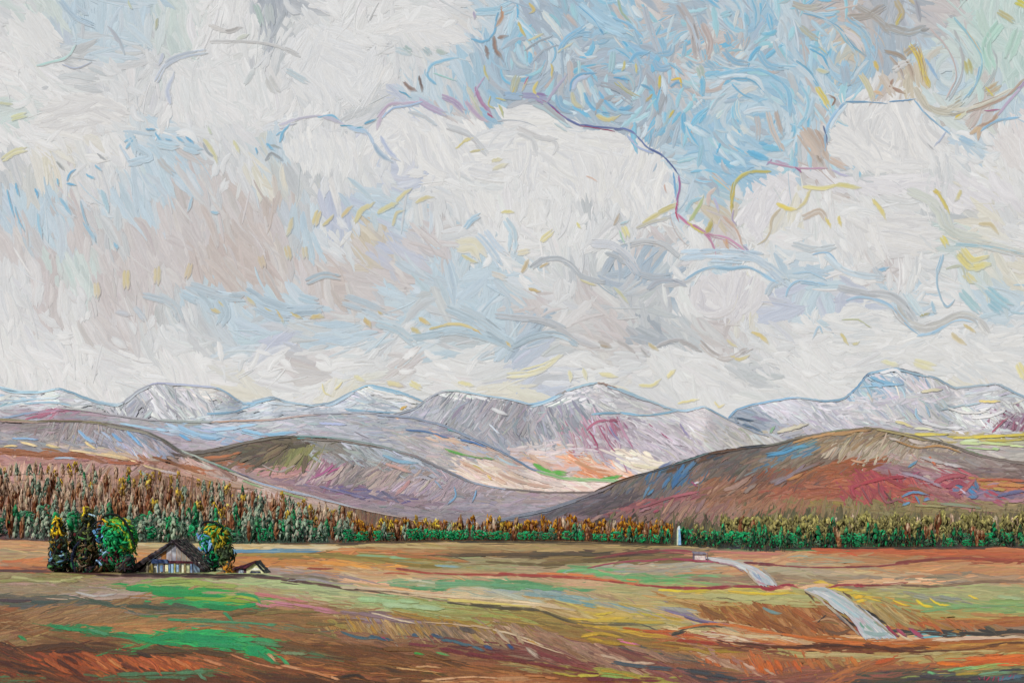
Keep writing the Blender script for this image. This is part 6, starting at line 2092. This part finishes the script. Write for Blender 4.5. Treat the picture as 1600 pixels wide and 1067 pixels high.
WP = paint_mat('wall_paint', .03, kind='obj')
def slab(q, th, cols, nu=8, nv=4, jit=.03, along=0):
    '''a board or wall: quad q (4 corners, anticlockwise seen from the front), thickness th backwards, uneven painted face'''
    q = np.array(q, float); cols = pal(cols) if isinstance(cols, str) else cols; u, v = np.meshgrid(np.linspace(0, 1, nu+1), np.linspace(0, 1, nv+1), indexing='ij')
    P = (1-u)[..., None]*(1-v)[..., None]*q[0]+u[..., None]*(1-v)[..., None]*q[1]+u[..., None]*v[..., None]*q[2]+(1-u)[..., None]*v[..., None]*q[3]
    n = np.cross(q[1]-q[0], q[3]-q[0]); n /= np.linalg.norm(n)+1e-9; P = P+n*rng.normal(0, jit, u.shape)[..., None]
    Bk = P-n*th; m = (nu+1)*(nv+1)
    f = grid_faces(nu+1, nv+1); fb = f+m
    ring = [i*(nv+1) for i in range(nu+1)]+[nu*(nv+1)+j for j in range(1, nv+1)]+[i*(nv+1)+nv for i in range(nu-1, -1, -1)]+[j for j in range(nv-1, 0, -1)]
    ring = np.array(ring); r2 = np.roll(ring, -1); fr = np.stack([ring, r2, r2+m, ring+m], -1)
    k = rng.integers(0, len(cols), (nu+1, nv+1))
    if along == 1: k = np.repeat(k[:, :1], nv+1, 1)
    if along == 2: k = np.repeat(k[:1], nu+1, 0)
    c = cols[k].reshape(-1, 3)*(1+.06*rng.normal(size=(m, 1))); c = lin(np.clip(np.concatenate([c, c*.9]), .01, .95))
    return np.concatenate([P.reshape(-1, 3), Bk.reshape(-1, 3)]), np.concatenate([f[:, ::-1], fb, fr]), c
def part(name, arrs, par, label=None):
    o = link(name, mesh_of(name, arrs if isinstance(arrs, list) else [arrs], WP), par)
    if label: o['label'] = label
    return o
def fq(pts, y):   # quad from bearings at depth offset y, in the frame of the house
    return [(fx(a)-X0, y, fz(b)-Z0) for a, b in pts]
house = bpy.data.objects.new('farmhouse', None); C.objects.link(house); X0 = fx(272); Z0 = fz(898); house.location = (X0, YF, Z0)
tag(house, 'low farmhouse with wide dark gabled roof, brown gable boards and white posts along its front', 'house')
D = 9.0
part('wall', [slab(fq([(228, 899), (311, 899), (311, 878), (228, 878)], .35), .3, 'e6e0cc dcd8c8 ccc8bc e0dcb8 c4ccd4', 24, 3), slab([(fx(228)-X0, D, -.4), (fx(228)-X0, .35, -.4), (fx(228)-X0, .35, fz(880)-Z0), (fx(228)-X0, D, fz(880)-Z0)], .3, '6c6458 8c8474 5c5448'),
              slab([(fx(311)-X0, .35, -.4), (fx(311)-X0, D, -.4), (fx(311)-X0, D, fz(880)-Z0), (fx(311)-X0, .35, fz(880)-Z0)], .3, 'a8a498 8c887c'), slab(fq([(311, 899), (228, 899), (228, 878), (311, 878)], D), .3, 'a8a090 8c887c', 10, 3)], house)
part('plinth', slab(fq([(214, 900.5), (315, 900.5), (315, 896), (214, 896)], -.15), .6, '34242c 4c2c38 2a2024 5c3c40', 24, 2, .05), house)
ga, gl, gr = (271, 847), (236, 877), (307, 877)
for i in range(9):
    xa = gl[0]+(gr[0]-gl[0])*i/9; xb = gl[0]+(gr[0]-gl[0])*(i+.93)/9
    ty = lambda x: (ga[1]+(x-ga[0])*(gl[1]-ga[1])/(gl[0]-ga[0])) if x < ga[0] else (ga[1]+(x-ga[0])*(gr[1]-ga[1])/(gr[0]-ga[0]))
    cs = ['8c5c3c 7c4c30 a0704c', '9c6440 9c9088', 'a4703f 8c6448', 'a8a0a4 8c7c78 b8b4b8', 'b8b8bc 9c949c 7c7c84', '8c8484 a89c94 7c7470', '9c9488 847c74', '8c8478 a09888', '7c746c 948c80'][i]
    part('plank', slab(fq([(xa, 877), (xb, 877), (xb, ty(xb)), (xa, ty(xa))], .15+.05*(i % 2)), .12, cs, 2, 5, .02), house)
part('beam', slab(fq([(262, 879.5), (302, 880), (302, 876.5), (262, 875.5)], -.1), .35, '4c242c 34202a 5c3038', 12, 1, .05), house)
part('awning', slab(fq([(237, 879.5), (264, 879.5), (262, 873.5), (238, 873)], -.35), .45, '2c3c5c 3c4c70 24304c 5c6c8c', 8, 2, .05), house, 'dark blue awning board')
for i, (x, w) in enumerate(((230, 2), (237, 3), (246, 1.6), (256, 1.8), (264.5, 2.2), (273, 2), (281, 1.8), (289, 2), (299, 3), (307, 2.4))):
    part('post', slab(fq([(x-w/2, 898), (x+w/2, 898), (x+w/2+rng.normal(0, .3), 879), (x-w/2, 879)], -.02), .3, ['6c6454 8c8470', '7c6c54 9c8c64', '6c80a0 90a4bc', '5c4c50 7c6c6c', '5c7494 84a0bc', 'a09c60 c8c490'][i % 6], 1, 4, .03), house)
for i, (x0, x1, y0, y1, c) in enumerate(((250, 254, 893, 883, '88a8c8 6c8cb0'), (258, 262.5, 892, 882, 'e0d498 ece4c0'), (267, 271, 895, 881, 'a8b8cc 8cacc8'), (275.5, 279, 893, 882, '6c90b4 a0b8cc'), (284, 287, 894, 882, 'e4dcb0 ece8d0'), (291.5, 296, 895, 883, 'a8ac88 c8c8a0'))):
    w_ = part('window', slab(fq([(x0, y0), (x1, y0), (x1, y1), (x0, y1)], .02), .3, c, 2, 4, .01), house)
part('shutter', slab(fq([(233, 895), (240, 896), (240, 882), (234, 883)], -.3), .15, '6c5c30 8c7c40 4c4428', 3, 4, .03), house, 'olive brown shutter at the left end')
part('porch_wall', slab(fq([(303, 897), (313, 897), (312, 881), (302, 880)], -.15), .2, '5c6c7c 8498a8 3c4450 4c5464', 5, 4, .03), house, 'blue-grey end bay at the right')
AP, EL_, ER = (271, 844), (202, 891), (318, 888)
roof_cols = '4c4644 423a3a 645c58 524648 746c68 3a3234'
def roof(a, b, nm):
    p = [(fx(a[0])-X0, -.4, fz(a[1])-Z0), (fx(b[0])-X0, -.4, fz(b[1])-Z0), (fx(b[0])-X0, D+.6, fz(b[1])-Z0), (fx(a[0])-X0, D+.6, fz(a[1])-Z0)]
    if b[0] > a[0]: pass
    else: p = [p[1], p[0], p[3], p[2]]
    o = part(nm, slab(p, .45, roof_cols, 12, 6, .05), house)
    # thatch-like courses laid down the slope, and the thick dark verge facing the viewer
    m = 260; u = rng.random(m); v = rng.random(m); A0 = np.array(p[1 if b[0] < a[0] else 0]); B0 = np.array(p[0 if b[0] < a[0] else 1]); back = np.array([0, D+1.5, 0])
    nrm = np.cross(B0-A0, back); nrm = nrm*np.sign(nrm[2])/np.linalg.norm(nrm); c = A0+(B0-A0)*u[:, None]+back*v[:, None]+nrm*.12
    cs = pal('46403e 322e32 6c645e 544642 7c746c 3c3034 34483e'); L = rng.uniform(.8, 1.8, m)
    o2 = link('thatch', mesh_of('thatch', [dabs(c, np.tile(B0-A0, (m, 1)), np.tile(nrm, (m, 1)), L, np.full(m, .3), np.full(m, .14), cs[rng.integers(0, 7, m)])], WP), o); o2['kind'] = 'stuff'
    k = 46; u = np.linspace(.01, .99, k); c = A0+(B0-A0)*u[:, None]+np.array([0, -.12, -.2])+rng.normal(0, .05, (k, 3)); wv = .45+.75*u if b[0] < a[0] else .38+.15*u
    cs2 = pal('2a262a 3c3638 4c464a 5c4c4a 2a2026 6c6464')
    link('verge', mesh_of('verge', [dabs(c, np.tile(B0-A0, (k, 1)), np.tile([0, -1., 0], (k, 1)), np.full(k, 1.4), wv*1.1, np.full(k, .3), cs2[rng.integers(0, 5, k)])], WP), o)['kind'] = 'stuff'
roof(AP, EL_, 'roof'); roof(AP, ER, 'roof')
# under the long left slope: dark lean-to front
part('lean_to', slab(fq([(212, 897), (229, 897), (243, 877), (240, 872)], .1), .3, '4c443c 34302c 6c6458 5c4a48', 6, 5, .05), house, 'dark lean-to bay under the long left eave')
for (pts, w, h_) in (([(233, 877), (245, 868), (258, 859), (268, 851)], 2.2, 'a0a4ac'), ([(274, 851), (286, 862), (298, 873)], 1.6, '8c8c94')):
    P, _ = spline(pts, 8); k = 8; m_ = (P[1:]+P[:-1])/2; dd = P[1:]-P[:-1]
    part('fascia', dabs(np.stack([fx(m_[:, 0])-X0, np.full(k, -.2), fz(m_[:, 1])-Z0], -1), np.stack([dd[:, 0], dd[:, 0]*0, -dd[:, 1]], -1), np.tile([0, -1., 0], (k, 1)), np.hypot(dd[:, 0], dd[:, 1])*SF*1.3, np.full(k, w*SF), np.full(k, .2), np.tile(hexc(h_), (k, 1))), house)

shed = bpy.data.objects.new('shed', None); C.objects.link(shed); X0 = fx(400); Z0 = fz(899); shed.location = (X0, YF-1, Z0)
tag(shed, 'little cream-white shed with dark maroon roof just right of the farmhouse trees', 'shed')
part('wall', [slab(fq([(387, 900), (414, 900), (415, 889), (387, 888)], 0), .25, 'd8d4a8 c8c498 b8b890 e0dcb8', 8, 4), slab(fq([(387, 888), (415, 889), (403, 877.5), (401, 877.5)], 0), .25, 'c8c898 b4b488 dcd8b0', 6, 4)], shed)
part('side_bay', slab(fq([(370, 899), (387, 900), (387, 884), (370, 886)], .1), .3, '4c3440 3c2c38 5c4450', 6, 4), shed, 'plum-dark side bay')
part('window', slab(fq([(373, 897), (382, 897.5), (382, 890), (376, 889)], 0), .15, 'c8d0dc 8c98b0 5c6478 e0e4e8', 4, 4, .02), shed, 'pale window in the dark side bay')
part('door', slab(fq([(392, 894), (410, 895), (408, 891.5), (394, 891)], -.08), .12, '4c5060 6c7080 34384c', 6, 1, .02), shed, 'narrow dark opening')
part('lintel', slab(fq([(394, 890), (410, 889.5), (404, 886), (398, 886.5)], -.06), .12, 'ece8dc d8d4cc', 5, 1, .02), shed)
def shed_roof(a, b, cs):
    p = [(fx(a[0])-X0, -.4, fz(a[1])-Z0), (fx(b[0])-X0, -.4, fz(b[1])-Z0), (fx(b[0])-X0, 4., fz(b[1])-Z0), (fx(a[0])-X0, 4., fz(a[1])-Z0)]
    if b[0] < a[0]: p = [p[1], p[0], p[3], p[2]]
    return part('roof', slab(p, .42, cs, 8, 4, .05), shed)
shed_roof((402, 875.5), (366, 886.5), '3c2430 5c2c3c 2a1e26 4c3038'); shed_roof((402, 875.5), (419, 895), '24282c 343c3c 4c4c44')
part('roof_front', slab(fq([(368, 887), (389, 887), (402, 877.5), (401, 875.5)], -.45), .2, '3c2430 5c2c3c 2a1e26 4c2c34', 7, 3, .04), shed)

def stand(name, label, cat, px, py, grp=None):
    global X0, Z0
    p = G.pt(np.array([float(px)]), np.array([float(py)]))[0]; o = bpy.data.objects.new(name, None); C.objects.link(o); o.location = p; tag(o, label, cat, grp); return o, p[1]/F
def lq(o, s, pts, y): return [((a-800)*s*1. - o.location.x, y, H+(HOR-b)*s-o.location.z) for a, b in pts]
pil, s_ = stand('pillar', 'tall pale blue and white pillar standing in the gap of the tree line', 'pillar', 1060.5, 852)
part('shaft', slab(lq(pil, s_, [(1059.5, 852.5), (1064.5, 852.5), (1062.8, 826), (1060, 826)], 0), .9, '7cacd4 8cb8dc 98c0e0 a4c8e4', 2, 8, .02), pil)
part('edge_strip', slab(lq(pil, s_, [(1057.8, 852), (1059.6, 852), (1060.1, 826), (1058.2, 827)], .05), .8, 'd8d8b4 c8d8a8 e0e0cc', 1, 6, .02), pil, 'cream edge facing left')
part('cap', slab(lq(pil, s_, [(1058, 827), (1063, 827), (1062.3, 821), (1060, 822)], .0), .8, 'dce4e4 e4e8e4 c8dce0', 2, 2, .02), pil)
hut, s_ = stand('hut', 'tiny pinkish-white hut with a dark flat roof at the head of the stream', 'hut', 1094, 875)
part('wall', [slab(lq(hut, s_, [(1085.5, 875.5), (1103, 875.5), (1103, 865), (1085.5, 864.5)], 0), .25, 'd8ccc8 e0d8d4 c8b0b0 dcd4c8', 8, 4, .02), slab(lq(hut, s_, [(1103, 875.5), (1085.5, 875.5), (1085.5, 864.5), (1103, 865)], 2.4), .25, 'c8c0bc', 3, 2, .02)], hut)
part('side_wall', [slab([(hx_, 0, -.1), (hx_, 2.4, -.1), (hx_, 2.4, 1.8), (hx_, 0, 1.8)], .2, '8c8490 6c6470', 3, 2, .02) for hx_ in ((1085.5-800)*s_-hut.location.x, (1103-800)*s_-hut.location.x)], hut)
part('roof', slab([((1083.5-800)*s_-hut.location.x, -.4, H+(HOR-864)*s_-hut.location.z), ((1104-800)*s_-hut.location.x, -.4, H+(HOR-864.5)*s_-hut.location.z), ((1104-800)*s_-hut.location.x, 2.8, H+(HOR-862.6)*s_-hut.location.z), ((1083.5-800)*s_-hut.location.x, 2.8, H+(HOR-861.6)*s_-hut.location.z)], .3, '7c747c 8c8894 6c646c', 8, 3, .03), hut)
pst, s_ = stand('post', 'short dark post standing at the right corner of the tiny white hut', 'post', 1105, 877)
co_ = tube([(0, -.5, -.1), (0, -.5, 1.2), (.05, -.5, 2.6)], [.15, .13, .1], hexc('6c5c64'), 7); pst_m = link('shaft', mesh_of('shaft', [co_], WP), pst)
